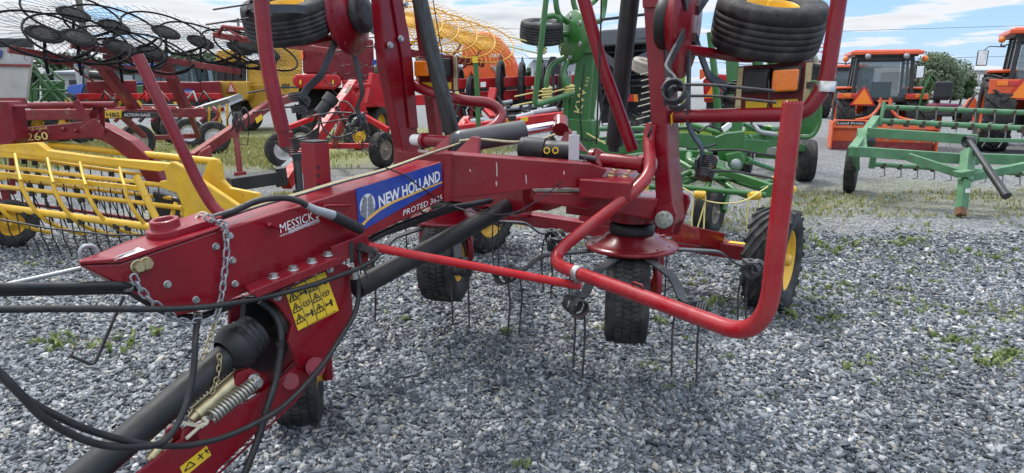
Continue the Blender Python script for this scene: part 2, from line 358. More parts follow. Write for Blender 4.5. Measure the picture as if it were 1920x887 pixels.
# ================================================================ the ground
def ground_mat():
    m = bpy.data.materials.new('crushed stone yard'); m.use_nodes = True; T = m.node_tree; n = T.nodes; l = T.links
    b = n['Principled BSDF']; b.inputs['Roughness'].default_value = 0.85; b.inputs['Specular IOR Level'].default_value = 0.3
    g = n.new('ShaderNodeTexCoord'); P = g.outputs['Object']
    def vor(s, f='F1'):
        v = n.new('ShaderNodeTexVoronoi'); v.inputs['Scale'].default_value = s; v.feature = f; l.new(P, v.inputs['Vector']); return v
    def noise(s, d=5, r=0.6):
        v = n.new('ShaderNodeTexNoise'); v.inputs['Scale'].default_value = s; v.inputs['Detail'].default_value = d; v.inputs['Roughness'].default_value = r
        l.new(P, v.inputs['Vector']); return v.outputs[0]
    def ramp(f, stops):
        r = n.new('ShaderNodeValToRGB'); e = r.color_ramp.elements
        while len(e) < len(stops): e.new(0.5)
        for i, (p, c) in enumerate(stops): e[i].position = p; e[i].color = (*c, 1)
        l.new(f, r.inputs[0]); return r.outputs[0]
    def mix(f, a, c):
        x = n.new('ShaderNodeMix'); x.data_type = 'RGBA'
        if isinstance(f, float): x.inputs['Factor'].default_value = f
        else: l.new(f, x.inputs['Factor'])
        for s, q in (('A', a), ('B', c)):
            if isinstance(q, tuple): x.inputs[s].default_value = (*q, 1)
            else: l.new(q, x.inputs[s])
        return x.outputs['Result']
    v1 = vor(46); sp = n.new('ShaderNodeSeparateColor'); l.new(v1.outputs['Color'], sp.inputs[0])
    stones = ramp(sp.outputs[0], [(0, (0.08, 0.086, 0.094)), (0.35, (0.17, 0.182, 0.195)), (0.7, (0.27, 0.282, 0.29)), (0.93, (0.42, 0.425, 0.42)), (1, (0.36, 0.32, 0.26))])
    soil = ramp(noise(9), [(0.3, (0.17, 0.15, 0.115)), (0.7, (0.27, 0.25, 0.20))])
    big = noise(0.35, 5)
    sel = n.new('ShaderNodeMapRange'); sel.inputs['From Min'].default_value = 0.54; sel.inputs['From Max'].default_value = 0.74; sel.inputs['To Max'].default_value = 0.55
    l.new(mth('ADD', big, mth('MULTIPLY', mth('SUBTRACT', noise(4.0), 0.5, T=T), 0.35, T=T), T=T), sel.inputs['Value'])
    c = mix(sel.outputs[0], stones, soil)
    # turf strip between the rows of machines, left of the yard
    s = n.new('ShaderNodeSeparateXYZ'); l.new(P, s.inputs[0]); X, Y = s.outputs[0], s.outputs[1]
    def band(v, a, b_, soft):
        lo = n.new('ShaderNodeMapRange'); lo.interpolation_type = 'SMOOTHSTEP'; lo.inputs['From Min'].default_value = a-soft; lo.inputs['From Max'].default_value = a+soft; l.new(v, lo.inputs['Value'])
        hi = n.new('ShaderNodeMapRange'); hi.interpolation_type = 'SMOOTHSTEP'; hi.inputs['From Min'].default_value = b_-soft; hi.inputs['From Max'].default_value = b_+soft
        hi.inputs['To Min'].default_value = 1; hi.inputs['To Max'].default_value = 0; l.new(v, hi.inputs['Value'])
        return mth('MULTIPLY', lo.outputs[0], hi.outputs[0], T=T)
    wob = mth('ADD', Y, mth('MULTIPLY', mth('SUBTRACT', noise(0.5, 4), 0.5, T=T), 5.0, T=T), T=T)
    g1 = mth('MULTIPLY', band(wob, 12.6, 24, 1.4), band(X, -30, -0.5, 1.5), T=T)
    g2 = mth('MULTIPLY', mth('MULTIPLY', band(wob, 7.6, 9.0, 0.5), band(X, -4.5, 0.5, 1.0), T=T), 0.8, T=T)
    g3 = mth('MULTIPLY', mth('MULTIPLY', band(wob, 8.0, 10.6, 0.7), band(X, 3.6, 12, 1.0), T=T), 0.38, T=T)
    gm = mth('MULTIPLY', mth('MAXIMUM', mth('MAXIMUM', g1, g2, T=T), g3, T=T), mth('MULTIPLY', noise(3.2, 6, 0.7), 1.75, T=T), T=T, clamp=True)
    turf = ramp(noise(14, 6, 0.7), [(0.3, (0.14, 0.17, 0.045)), (0.55, (0.25, 0.26, 0.09)), (0.75, (0.36, 0.32, 0.16))])
    c = mix(gm, c, turf)
    # damp and dusty patches, wheel tracks
    pt = n.new('ShaderNodeMapRange'); pt.inputs['From Min'].default_value = 0.3; pt.inputs['From Max'].default_value = 0.7; pt.inputs['To Min'].default_value = 0.72; pt.inputs['To Max'].default_value = 1.25
    l.new(mth('ADD', mth('MULTIPLY', noise(0.8, 6, 0.65), 0.5, T=T), mth('MULTIPLY', noise(5.0, 6, 0.7), 0.5, T=T), T=T), pt.inputs['Value'])
    hv = n.new('ShaderNodeHueSaturation'); l.new(c, hv.inputs['Color']); l.new(pt.outputs[0], hv.inputs['Value']); c = hv.outputs[0]
    l.new(c, b.inputs['Base Color'])
    ed = vor(46, 'DISTANCE_TO_EDGE')
    h = mth('ADD', mth('MULTIPLY', mth('MINIMUM', ed.outputs[0], 0.25, T=T), 2.0, T=T), mth('MULTIPLY', sp.outputs[1], 0.8, T=T), T=T)
    bp = n.new('ShaderNodeBump'); bp.inputs['Strength'].default_value = 0.9; bp.inputs['Distance'].default_value = 0.02
    l.new(h, bp.inputs['Height']); l.new(bp.outputs[0], b.inputs['Normal'])
    return m
gm_ = MB(); xs = [-600,-60,-12,-6,0,6,12,60,600]; ys = [-40,-5,0,3,6,10,20,60,900]
for i in range(8):
    for j in range(8):
        gm_.add([(xs[i],ys[j],0),(xs[i+1],ys[j],0),(xs[i+1],ys[j+1],0),(xs[i],ys[j+1],0)], [(0,1,2,3)])
tag(gm_.build('ground', ground_mat()), kind='structure')

def stone_mat():
    m = bpy.data.materials.new('slate chip stone'); m.use_nodes = True; T = m.node_tree; n = T.nodes; l = T.links
    b = n['Principled BSDF']; b.inputs['Roughness'].default_value = 0.72; b.inputs['Specular IOR Level'].default_value = 0.4
    g = n.new('ShaderNodeNewGeometry'); r = n.new('ShaderNodeValToRGB'); e = r.color_ramp.elements
    st = [(0, (0.045, 0.052, 0.062)), (0.25, (0.092, 0.105, 0.122)), (0.55, (0.165, 0.183, 0.205)), (0.76, (0.25, 0.268, 0.288)), (0.88, (0.345, 0.362, 0.38)), (0.94, (0.28, 0.265, 0.22)), (1.0, (0.54, 0.545, 0.54))]
    while len(e) < len(st): e.new(0.5)
    for i, (p, c) in enumerate(st): e[i].position = p; e[i].color = (*c, 1)
    l.new(g.outputs['Random Per Island'], r.inputs[0])
    tc = n.new('ShaderNodeTexCoord'); nz = n.new('ShaderNodeTexNoise'); nz.inputs['Scale'].default_value = 90; nz.inputs['Detail'].default_value = 5
    l.new(tc.outputs['Object'], nz.inputs['Vector'])
    hs = n.new('ShaderNodeHueSaturation'); l.new(r.outputs[0], hs.inputs['Color'])
    nb = n.new('ShaderNodeTexNoise'); nb.inputs['Scale'].default_value = 1.1; nb.inputs['Detail'].default_value = 5; l.new(tc.outputs['Object'], nb.inputs['Vector'])
    l.new(mth('MULTIPLY', mth('ADD', mth('MULTIPLY', nz.outputs[0], 0.9, T=T), 0.55, T=T), mth('ADD', mth('MULTIPLY', nb.outputs[0], 0.9, T=T), 0.52, T=T), T=T), hs.inputs['Value']); l.new(hs.outputs[0], b.inputs['Base Color'])
    bp = n.new('ShaderNodeBump'); bp.inputs['Strength'].default_value = 0.35; bp.inputs['Distance'].default_value = 0.004
    l.new(nz.outputs[0], bp.inputs['Height']); l.new(bp.outputs[0], b.inputs['Normal'])
    return m
def gravel():
    rg = np.random.default_rng(3); n0 = 1450000
    Y = 0.9 + 6.3*rg.random(n0); Xm = 0.84*Y+0.95; X = (rg.random(n0)*2-1)*Xm
    keep = rg.random(n0) < Xm/(0.84*7.2+0.95) * np.clip(2.3/Y, 0, 1)**1.25 * np.clip((7.2-Y)/1.5, 0, 1) * np.clip((Xm-np.abs(X))/0.5, 0, 1)
    X = X[keep]; Y = Y[keep]; n = len(X)
    near = np.clip((Y-2)/4, 0, 1)
    s = (0.0038 + 0.0034*rg.gamma(1.4, 0.85, n)) * (1+0.5*near); s = np.clip(s, 0.003, 0.021)
    base = np.array([(-1,-1,-1),(1,-1,-1),(1,1,-1),(-1,1,-1),(-1,-1,1),(1,-1,1),(1,1,1),(-1,1,1)], float)*0.85
    v = base[None].repeat(n, 0) + rg.normal(0, 0.36, (n, 8, 3))
    v[:, 4:, :2] *= rg.uniform(0.5, 1.0, (n, 1, 1))
    v *= np.stack([rg.uniform(0.8, 1.6, n), rg.uniform(0.6, 1.05, n), rg.uniform(0.18, 0.46, n)], 1)[:, None]*s[:, None, None]
    a, b, c = rg.uniform(0, 2*np.pi, n), rg.normal(0, 0.38, n), rg.normal(0, 0.38, n)
    def rot(v, i, j, t):
        ci, si = np.cos(t)[:, None], np.sin(t)[:, None]; p, q = v[:, :, i].copy(), v[:, :, j].copy()
        v[:, :, i] = p*ci - q*si; v[:, :, j] = p*si + q*ci
    rot(v, 1, 2, b); rot(v, 0, 2, c); rot(v, 0, 1, a)
    v[:, :, 0] += X[:, None]; v[:, :, 1] += Y[:, None]; v[:, :, 2] += (s*0.35 + rg.uniform(-0.003, 0.008, n) + 0.004*np.sin(X*5.1+1)*np.sin(Y*4.3))[:, None]
    F = np.array([(0,2,1),(0,3,2),(4,5,6),(4,6,7),(0,1,5),(0,5,4),(1,2,6),(1,6,5),(2,3,7),(2,7,6),(3,0,4),(3,4,7)])
    F = (F[None] + (np.arange(n)*8)[:, None, None]).reshape(-1)
    me = bpy.data.meshes.new('gravel'); me.vertices.add(n*8); me.vertices.foreach_set('co', v.reshape(-1))
    nf = n*12; me.loops.add(nf*3); me.loops.foreach_set('vertex_index', F.astype(np.int32))
    me.polygons.add(nf); me.polygons.foreach_set('loop_start', np.arange(nf, dtype=np.int32)*3)
    me.polygons.foreach_set('loop_total', np.full(nf, 3, np.int32)); me.update(calc_edges=True)
    me.materials.append(stone_mat()); o = bpy.data.objects.new('gravel', me); col.objects.link(o)
    tag(o, 'blue grey crushed stone chips covering the yard in the foreground', 'gravel', kind='stuff'); print('stones', n)
gravel()

def leaf_mat(name, a, b_):
    m = bpy.data.materials.new(name); m.use_nodes = True; T = m.node_tree; n = T.nodes; l = T.links
    b = n['Principled BSDF']; b.inputs['Roughness'].default_value = 0.55
    g = n.new('ShaderNodeNewGeometry'); x = n.new('ShaderNodeMix'); x.data_type = 'RGBA'
    x.inputs['A'].default_value = (*a, 1); x.inputs['B'].default_value = (*b_, 1); l.new(g.outputs['Random Per Island'], x.inputs['Factor'])
    l.new(x.outputs['Result'], b.inputs['Base Color'])
    b.inputs['Subsurface Weight'].default_value = 0.0
    tr = n.new('ShaderNodeBsdfTranslucent'); l.new(x.outputs['Result'], tr.inputs[0]); ms = n.new('ShaderNodeMixShader'); ms.inputs[0].default_value = 0.3
    l.new(b.outputs[0], ms.inputs[1]); l.new(tr.outputs[0], ms.inputs[2]); l.new(ms.outputs[0], n['Material Output'].inputs[0])
    return m
M['weed'] = leaf_mat('yard weed leaf', (0.07, 0.13, 0.025), (0.22, 0.26, 0.08))
M['turf'] = leaf_mat('dry summer grass blade', (0.15, 0.20, 0.045), (0.42, 0.37, 0.16))
M['drygrass'] = leaf_mat('withered weed stalk', (0.24, 0.17, 0.08), (0.30, 0.25, 0.12))
def blade(mb, p, h, wd, lean, az):
    d = V((math.cos(az), math.sin(az), 0)); q = V((-d.y, d.x, 0))
    mid = p + d*lean*0.4 + Z*h*0.6; tip = p + d*lean + Z*h
    mb.add([p-q*wd*0.3, p+q*wd*0.3, mid+q*wd*0.5, tip, mid-q*wd*0.5], [(0,1,2,4),(4,2,3)])
def weed_clump(mb, c, rad, n, h):
    for i in range(n):
        a = random.uniform(0, 6.28); r = rad*math.sqrt(random.random())
        p = V((c.x+r*math.cos(a)*1.5, c.y+r*math.sin(a), 0.006))
        for k in range(random.randint(4, 8)):
            hh = h*random.uniform(0.3, 1.0); blade(mb, p + V((random.gauss(0,.012), random.gauss(0,.012), random.uniform(0,.015))), hh*0.8, hh*random.uniform(0.22, 0.5), hh*random.uniform(0.3, 1.1), random.uniform(0, 6.28))
wm = MB()
spots = [(1560,545,.14,9),(1592,552,.12,8),(1545,565,.08,5),(1500,598,.05,4),(1455,585,.06,4),(1340,572,.16,8),(1310,570,.1,6),(1715,458,.14,8),(1690,460,.08,4),(1785,640,.09,6),(1850,680,.09,9),(1890,670,.1,8),(1915,665,.08,6),(1760,580,.13,8),(1870,588,.2,12),(1900,580,.1,8),(1700,545,.05,3),(1570,460,.2,10),(1630,455,.12,6),(1685,492,.12,5),(1840,480,.15,7),(1900,505,.2,9),(1540,605,.05,3),(1585,608,.05,3),(1500,560,.08,5),(1515,520,.1,5),
    (930,400,.25,18),(905,440,.2,10),(960,415,.22,14),(1010,420,.2,10),(1130,430,.2,14),(1070,460,.15,8),(1110,440,.2,10),(1290,450,.2,8),(1330,460,.2,8),(955,625,.02,2),(1220,693,.03,3),(1135,620,.03,3),(1240,610,.02,2),(975,880,.02,2),(765,605,.03,2),(120,652,.12,8),(150,645,.1,4),(225,660,.06,3),(80,500,.1,4),(90,645,.05,3),(250,640,.12,5),
    (1480,440,.25,10),(1530,470,.2,8),(1380,400,.3,10),(1480,375,.4,16),(1560,400,.3,10),(1750,430,.2,6),(1290,530,.12,5)]
for x, y, r, n in spots: weed_clump(wm, gz(x, y), r*1.2, int(n*1.25)+1, random.uniform(.035,.068) if y > 500 else random.uniform(.045,.085))
for i in range(170):
    x, y = random.uniform(1250, 1920), random.betavariate(1.3, 2.2)*420+390
    weed_clump(wm, gz(x, y), random.uniform(.02, .1), random.randint(1, 4), random.uniform(0.02, 0.05))
for i in range(60):
    x, y = random.uniform(0, 1250), random.betavariate(1.2, 2.2)*350+420
    weed_clump(wm, gz(x, y), random.uniform(.02, .06), random.randint(1, 2), random.uniform(0.015, 0.035))
tag(wm.build('weeds', M['weed']), 'low bright green weeds sprouting through the stone yard', 'weeds', kind='stuff')
dm = MB()
for x, y in ((1880,582),(1860,572),(1900,590),(1700,545),(1720,550),(1820,590),(120,650),(160,655),(1600,458),(880,680),(1640,470)):
    c = gz(x, y)
    for k in range(16):
        p = V((c.x+random.gauss(0,.1), c.y+random.gauss(0,.08), .008)); h = random.uniform(.02,.06); blade(dm, p, h*.6, .006, h*1.2, random.uniform(0,6.28))
tag(dm.build('withered_weeds', M['drygrass']), 'brown withered weed stalks lying on the stone', 'weeds', kind='stuff')
tm = MB()
def turf_zone(n, xr, yr, h, pat=1.6):
    k = 0
    while k < n:
        X, Y = random.uniform(*xr), random.uniform(*yr)
        if math.sin(X*pat+Y*0.7)+math.sin(Y*pat*1.3-X*0.8)+random.gauss(0, .7) < 0.1: continue
        k += 1; hh = h*random.uniform(.4, 1.2)
        blade(tm, V((X, Y, 0)), hh, 0.012+Y*0.0012, hh*random.uniform(.1, .7), random.uniform(0, 6.28))
turf_zone(13000, (-11, 0.3), (12.4, 19), 0.10)
turf_zone(4200, (-3.4, 0.3), (7.2, 9.6), 0.07)
turf_zone(1500, (4.0, 9.5), (7.8, 9.9), 0.05, 3.1)
turf_zone(1500, (1.6, 4.2), (7.0, 12), 0.06)
tag(tm.build('grass', M['turf']), 'patchy dry grass growing between the parked machines', 'grass', kind='stuff')
# ================================================================ the red hay tedder in front
TC = V((0.16, 3.8, 0)); HD = V((-0.55, -0.835, 0)).normalized(); SD = V((0.835, -0.55, 0)).normalized()
def pd(x, y, off=0.0): return onp(x, y, TC + SD*off, SD)      # upright plane along the drawbar, off = metres to its right
def pdl(pts, off=0.0): return [pd(x, y, off) for x, y in pts]
TED = thing('hay_tedder', 'large dark red folded hay tedder with blue decal on its drawbar, in the foreground', 'hay tedder', TC)
def P(name, mb, m, bevel=0, parent=None): return mb.build(name, m, parent or TED, bevel)

def ag_tyre(c, axis, Rr, wd, rim, tread='rib', n=44):
    """tyre mesh; tread: rib (circumferential grooves), block (wavy blocks), lug (tractor bars)"""
    mb = MB(); c = V(c); axis = V(axis).normalized(); h = wd/2
    sh = [(rim, -h*.78), (rim+.012, -h*.86), (rim+(Rr-rim)*.35, -h*.98), (rim+(Rr-rim)*.62, -h), (Rr*.93, -h*.93), (Rr*.965, -h*.82)]
    mid = []
    if tread == 'rib':
        k = 6
        for i in range(k):
            a = -h*.7 + 1.4*h*i/k; b = -h*.7 + 1.4*h*(i+1)/k; crown = lambda q: Rr*(1-.035*(q/h)**2)
            mid += [(crown(a), a+.0015), (crown(b), b-.0045), (crown(b)-.005, b-.004), (crown(b)-.005, b-.001)]
        mid = mid[:-2]
    else:
        rr = Rr - (.012 if tread == 'block' else Rr*.05)
        mid = [(rr, -h*.6), (rr+.003, 0), (rr, h*.6)]
        if tread == 'lug': sh[-1] = (Rr*.945, -h*.8); sh[-2] = (Rr*.93, -h*.93)
    prof = sh + mid + [(r, -q) for r, q in reversed(sh)]
    prof = prof + [(rim, h*.5), (rim, -h*.5)]
    mb.lathe(prof, c, axis, n)
    u, w_, a = frame(axis)
    if tread == 'block':
        N = int(2*math.pi*Rr/.030)
        for i in range(N):
            for j, hh in enumerate((-.74, -.37, 0, .37, .74)):
                t = 2*math.pi*(i + (0.5 if j % 2 else 0) + 0.12*math.sin(j*2.1))/N
                d = u*math.cos(t)+w_*math.sin(t); tg = (w_*math.cos(t)-u*math.sin(t)); tg2 = (tg + a*(.35 if j % 2 else -.35)).normalized()
                ax = (d, tg2, d.cross(tg2)); rr = Rr*(1-.012*hh*hh)-.011 - (0.006 if abs(hh) > .7 else 0)
                mb.box(c + d*(rr-.0035) + a*(h*hh), .022, .0235, wd*.17, ax)
    if tread == 'lug':
        N = 20
        for i in range(N):
            for s in (-1, 1):
                t = 2*math.pi*(i + (0.5 if s > 0 else 0))/N
                pts = []
                for q in (.04, .45, .98):
                    tt = t + (q*.34*1.3/ max(Rr, .3))*.62; d = u*math.cos(tt)+w_*math.sin(tt)
                    pts.append(c + d*(Rr*(.965 if q < .9 else .945)) + a*(s*h*q))
                d = u*math.cos(t)+w_*math.sin(t)
                mb.strip(pts, d, Rr*.085, Rr*.055)
        # widths swap: strip() takes the radial direction as its width
    return mb
def rim_mesh(c, axis, r, wd, side=1, holes=5, dish=.35):
    """pressed rim with a dished disc facing +axis*side"""
    mb = MB(); c = V(c); axis = V(axis).normalized()*side; h = wd/2
    mb.lathe([(r*1.04, -h*.8), (r*.98, -h*.74), (r*.93, -h*.6), (r*.86, -h*.2), (r*.86, h*.2), (r*.93, h*.6), (r*.98, h*.74), (r*1.06, h*.82), (r*1.06, h*.74)], c, axis, 32)
    z0 = h*(.62-dish)
    mb.lathe([(r*.93, h*.55), (r*.82, z0), (r*.6, z0+.012), (r*.42, z0+.03), (r*.30, z0+.03), (0.002, z0+.03)], c, axis, 32)
    mb.lathe([(r*.2, z0+.03), (r*.2, z0+.07), (r*.15, z0+.085), (.001, z0+.085)], c, axis, 16)
    u, w_, a = frame(axis)
    for k in range(holes):
        t = 2*math.pi*k/holes; mb.hexbolt(c + (u*math.cos(t)+w_*math.sin(t))*r*.36 + a*(z0+.03), a, r*.055, .012)
    return mb
def wheel(name, parent, c, axis, Rr, wd, rimr, tread, rimm, side=1, tm_='rubber'):
    t = ag_tyre(c, axis, Rr, wd, rimr, tread).build('tyre' if name is None else name, M[tm_], parent)
    rim_mesh(c, axis, rimr, wd, side).build('rim', M[rimm], parent if name is None else t)
    return t

def spring_tine(c, tg, dn, bk, length=.38, Rr=.041, r=.0054):
    """double torsion spring: two coils on axis tg, two long legs along dn, cranked a little towards bk"""
    mb = MB(); c = V(c)
    for s in (-1, 1):
        cc = c + tg*(s*.036)
        mb.coil(cc, tg, Rr, r, 4, .046, 6, 14)
        p = cc + bk*Rr*.95 + tg*(s*.022)
        mb.tube(spline([p, p + dn*.05 + bk*.010, p + dn*length*.4 + bk*.022, p + dn*length*.7 + bk*.020, p + dn*length*1.06 + bk*.016], 4), r, 7)
    mb.tube([c - tg*.02 - bk*Rr*.9, c + tg*.02 - bk*Rr*.9], r, 6)
    return mb
def rotor(name, C0, e1, e2, up, angs, Ra=.68, disc=.235, wheel_at=None, wheel_axis=None, tyre_tread='block', wr=.255, ww=.225, side=1, tine_len=.33, strut=1):
    """spoked rotor: e1/e2 span its plane, up points to the arm of the machine"""
    mb = MB(); C0 = V(C0)
    mb.lathe([(.10, .062), (.132, .058), (.15, .040), (.185, .020), (.215, .006), (disc+.012, 0), (disc+.016, -.012), (disc+.006, -.022), (.15, -.022), (.001, -.03)], C0, up, 48)
    for k in range(12):
        t = 2*math.pi*k/12; mb.hexbolt(C0 + (e1*math.cos(t)+e2*math.sin(t))*.205 + up*.006, up, .008, .006)
    ro = mb.build(name, M['red'], TED)
    g = MB(); g.lathe([(.118, .062), (.122, .07), (.122, .105), (.112, .115), (.06, .12), (.001, .12)], C0, up, 36); g.build('gear_hub', M['blackplastic'], ro)
    for t in angs:
        t = R(t); d = e1*math.cos(t)+e2*math.sin(t); tg = e2*math.cos(t)-e1*math.sin(t)
        am = MB(); pts = [C0+d*.12-up*.028, C0+d*.42-up*.045, C0+d*.50-up*.06, C0+d*.575-up*.115, C0+d*.62-up*.125, C0+d*(Ra+.02)-up*.122]
        am.strip(spline(pts, 4), tg, .046, .011); am.box(C0+d*(Ra-.02)-up*.108, .06, .09, .012, (d, tg, up)); am.hexbolt(C0+d*(Ra-.02)-up*.102, up, .012, .01)
        am.build('tine_arm', M['armsteel'], ro)
        ta = (tg*math.cos(R(-42)) - d*math.sin(R(-42))).normalized()
        spring_tine(C0+d*(Ra+.005)-up*.15, ta, (-up + d*.04).normalized(), -d, tine_len).build('spring_tine', M['steel'], ro)
    if wheel_at is not None:
        wc = V(wheel_at); wheel(None, ro, wc, wheel_axis, wr, ww, wr*.47, tyre_tread, 'rimyellow', side)
        s = MB(); q = wc + wheel_axis*(strut*(ww*.5+.045))
        s.tube(fillet([C0 - up*.02 + wheel_axis*(strut*.12), q + up*.12, q, wc], .05), .024, 10)
        s.build('wheel_strut', M['red'], ro)
    return ro
CR = V((.645, 3.5, .745)); CL = V((-.40, 4.18, .755))
# wheel hangs under the rotor a little behind it
wr_c = V((.635, 3.52, 0)); wr_c = at(1176, 556, 3.42); wl_c = at(836, 490, 4.02)
rR = rotor('rotor', CR, V((1,0,0)), V((0,1,0)), Z, (2, -76, -121, -172, 122, 62), wheel_at=wr_c, wheel_axis=V((.985,-.17,0)), side=1)
rL = rotor('rotor', CL, V((1,0,0)), V((0,1,0)), Z, (6, -80, -128, 180, 120, 64), wheel_at=wl_c, wheel_axis=V((.975,-.22,0)), side=1)
# folded outer rotors: plane turned upright
fl = (Z*.98 - SD*.12).normalized()
OL = at(654, 28, 4.36); OR_ = at(1284, 42, 3.18)
upL = V((.95,-.30,.10)).normalized(); eL2 = upL.cross(HD).normalized(); eL1 = eL2.cross(upL).normalized()
upR = (-SD*.985 + Z*.06 + HD*.10).normalized(); eR2 = upR.cross(HD).normalized(); eR1 = eR2.cross(upR).normalized()
rotor('rotor', OL, eL1, eL2, upL, (2, 50, 107, 172, 235, 295), disc=.235, wheel_at=at(538, 34, 4.18), wheel_axis=V((-.06,-.36,.93)).normalized(), tyre_tread='rib', ww=.22, side=1, strut=-1)
rotor('rotor', OR_, eR1, eR2, upR, (30, 90, 150, 209, 258, 334), disc=.235, wheel_at=at(1440, 45, 3.30), wheel_axis=V((.03,-.34,.94)).normalized(), tyre_tread='rib', ww=.24, side=1, strut=-1)

# drawbar
face = [(149,497),(226,494),(416,430),(667,354),(828,303),(836,374),(686,447),(425,566),(378,583),(334,592),(305,580),(204,524)]
TH = .15
db = MB(); near_ = pdl(face); far_ = [p - SD*TH*min(1, max(.12, (x-140)/130)) for p, (x, y) in zip(near_, face)]
k_ = len(face); db.add(near_+far_, [tuple(range(k_)), tuple(range(2*k_-1, k_-1, -1))] + [(i, k_+i, k_+(i+1) % k_, (i+1) % k_) for i in range(k_)])
DB = P('drawbar', db, M['red'], .006)
u_ = (pd(416,430)-pd(226,494)).normalized(); nT = SD.cross(u_) if SD.cross(u_).z > 0 else u_.cross(SD)
def top(x, y, h=.004): return onp(x, y, pd(226,494) + nT*h, nT)
cap = MB(); cap.prism([pd(149,497)+nT*.003+SD*.006, pd(226,494)+nT*.003+SD*.008, pd(416,430)+nT*.003+SD*.008, pd(416,430)-SD*(TH+.008)+nT*.003, pd(285,474)-SD*(TH+.004)+nT*.003, pd(200,495)-SD*(TH*.5)+nT*.003, pd(156,497)-SD*(TH*.14)+nT*.003], nT*.010)
P('top_plate', cap, M['red'], .003)
pc = onp(316, 447, pd(300,469), nT)
rg = MB(); rg.lathe([(.060,.012),(.060,.034),(.056,.037),(.044,.037),(.044,.062),(.041,.065),(.030,.065),(.028,.062),(.028,.02)], pc, nT, 32); rg.bar(pc+u_*.0+nT*.024, pc-u_*.16*(-1)+nT*.024, .12, .022, nT)
P('hitch_collar', rg, M['red'], .003)
lb = MB(); lb.add([top(197,482,.0165), top(215,489,.0165), top(273,468,.0165), top(255,463,.0165)], [(0,1,2,3)]); P('sticker', lb, M['white'])
lm_ = MB(); lm_.add([top(208,483,.0185), top(211,485,.0185), top(256,469,.0185), top(253,468,.0185)], [(0,1,2,3)]); lm_.add([top(216,486.5,.0185), top(217,487.5,.0185), top(236,480,.0185), top(235,479.5,.0185)], [(0,1,2,3)]); P('decal_stripe', lm_, M['greydecal'])
# blue decal with emblem and lettering
dc = MB(); dc.prism(pdl([(667,354),(827,305),(829,347),(673,436)], .002), SD*.001); P('decal', dc, M['bluedecal'])
gd = MB()
ga = [(674,433),(690,414),(712,396),(738,381),(780,363),(829,343)]; gb = [(674,424),(690,407),(712,390),(738,376),(780,359),(829,340)]
for i in range(5): gd.add(pdl([ga[i],ga[i+1],gb[i+1],gb[i]], .0045), [(0,1,2,3)])
P('decal_stripe', gd, M['golddecal'])
el_ = MB(); el_.add([pd(689+14.5*math.cos(t), 386+23*math.sin(t)-14.5*math.cos(t)*.2, .0035) for t in [-i*.2618 for i in range(24)]], [tuple(range(24))]); P('decal_emblem', el_, mat('pale grey emblem', (.62,.63,.65), .4, var=.1, vs=30))
lf = MB(); cx, cy = 689, 387
for s in (-1, 1):
    for k in range(4):
        y0 = cy+21-k*9.5; pts = [(cx+s*.8, y0), (cx+s*.8, y0-8), (cx+s*(11.5-k*1.3), y0-17+k*.6), (cx+s*(14-k*1.7), y0-13+k*.5), (cx+s*(13.4-k*1.8), y0-7), (cx+s*8, y0-2)]
        pts = [(x, y-(x-cx)*.18) for x, y in pts]; lf.add(pdl(pts if s > 0 else pts[::-1], .004), [tuple(range(6))])
P('decal_emblem', lf, M['greydecal'])
text_part('NEW HOLLAND', pd(710,389), pd(825,338), .050, SD, M['white'], TED, shear=.10, bold=.026, off=.004)
text_part('PROTED 3625', pd(755,405), pd(829,374), .026, SD, M['white'], TED, shear=.2, off=.003)
text_part("MESSICK'S", pd(525,437), pd(598,407), .034, SD, M['white'], TED, shear=.12, bold=.0, off=.003)
ul = MB(); ul.add(pdl([(541,438),(598,414),(598,409),(541,432)], .0032), [(0,1,2,3)]); P('decal_stripe', ul, mat('thin pale decal band', (.5,.4,.42), .5))
text_part('WWW.MESSICKS.COM - 800-222-3373', pd(524,445), pd(599,416), .009, SD, M['white'], TED, off=.003)
# small welded tees, bolts
bt = MB()
for x, y, r, h in ((257,499,.016,.02),(272,494,.016,.02)): bt.hexbolt(pd(x,y), SD, r, h)
P('bolt', bt, M['brass'])
for x, y in ((313,533),(367,562),(430,442),(435,488),(440,532),(404,462)):
    b1 = MB(); b1.hexbolt(pd(x,y), SD, .009, .012); P('bolt', b1, M['zinc'])
te = MB()
for (a, b) in (((505,420),(524,429)),((610,386),(656,385))): te.cyl(pd(*a, .045), pd(*b, .012), .005); te.cyl(pd(*a,.045), pd(a[0]+3,a[1]+4,.0), .007)
P('hose_bracket', te, M['red'])
# triangular frame section behind the drawbar, right half of the folding frame
A = pd(836, 374); Bq = at(1200, 340, 3.18)
nG = (Bq-A).cross(Z).normalized(); nG = nG if nG.y < 0 else -nG
def pg(x, y, off=0.0): return onp(x, y, A + nG*off, nG)
gs = MB(); gs.prism([pg(*q) for q in ((833,288),(1110,308),(1140,318),(1110,352),(1010,353),(915,366),(833,374))], -nG*.14); P('frame_arm', gs, M['red'], .005)
ws = MB(); ws.prism([pg(*q, .005) for q in ((828,286),(848,287),(846,377),(832,380))], nG*.012); P('weld_flange', ws, M['red'], .004)
zt = pg(1086,336,.05).z; bx = MB(); bx.prism([gz(1086,336,zt), gz(1183,343,zt), gz(1206,317,zt), gz(1113,311,zt)], -Z*.085); P('pivot_box', bx, M['red'], .006)
la = MB(); la.prism([pg(*q, -.03) for q in ((1003,360),(1130,362),(1236,372),(1236,416),(1130,396),(1060,388),(1000,380))], -nG*.13); P('gearbox_tube', la, M['red'], .01)
for x, y in ((1146,328),(1173,330),(1182,319),(1155,317)):
    b1 = MB(); b1.hexbolt(gz(x, y+1, zt), Z, .014, .016); P('bolt', b1, M['brass'])
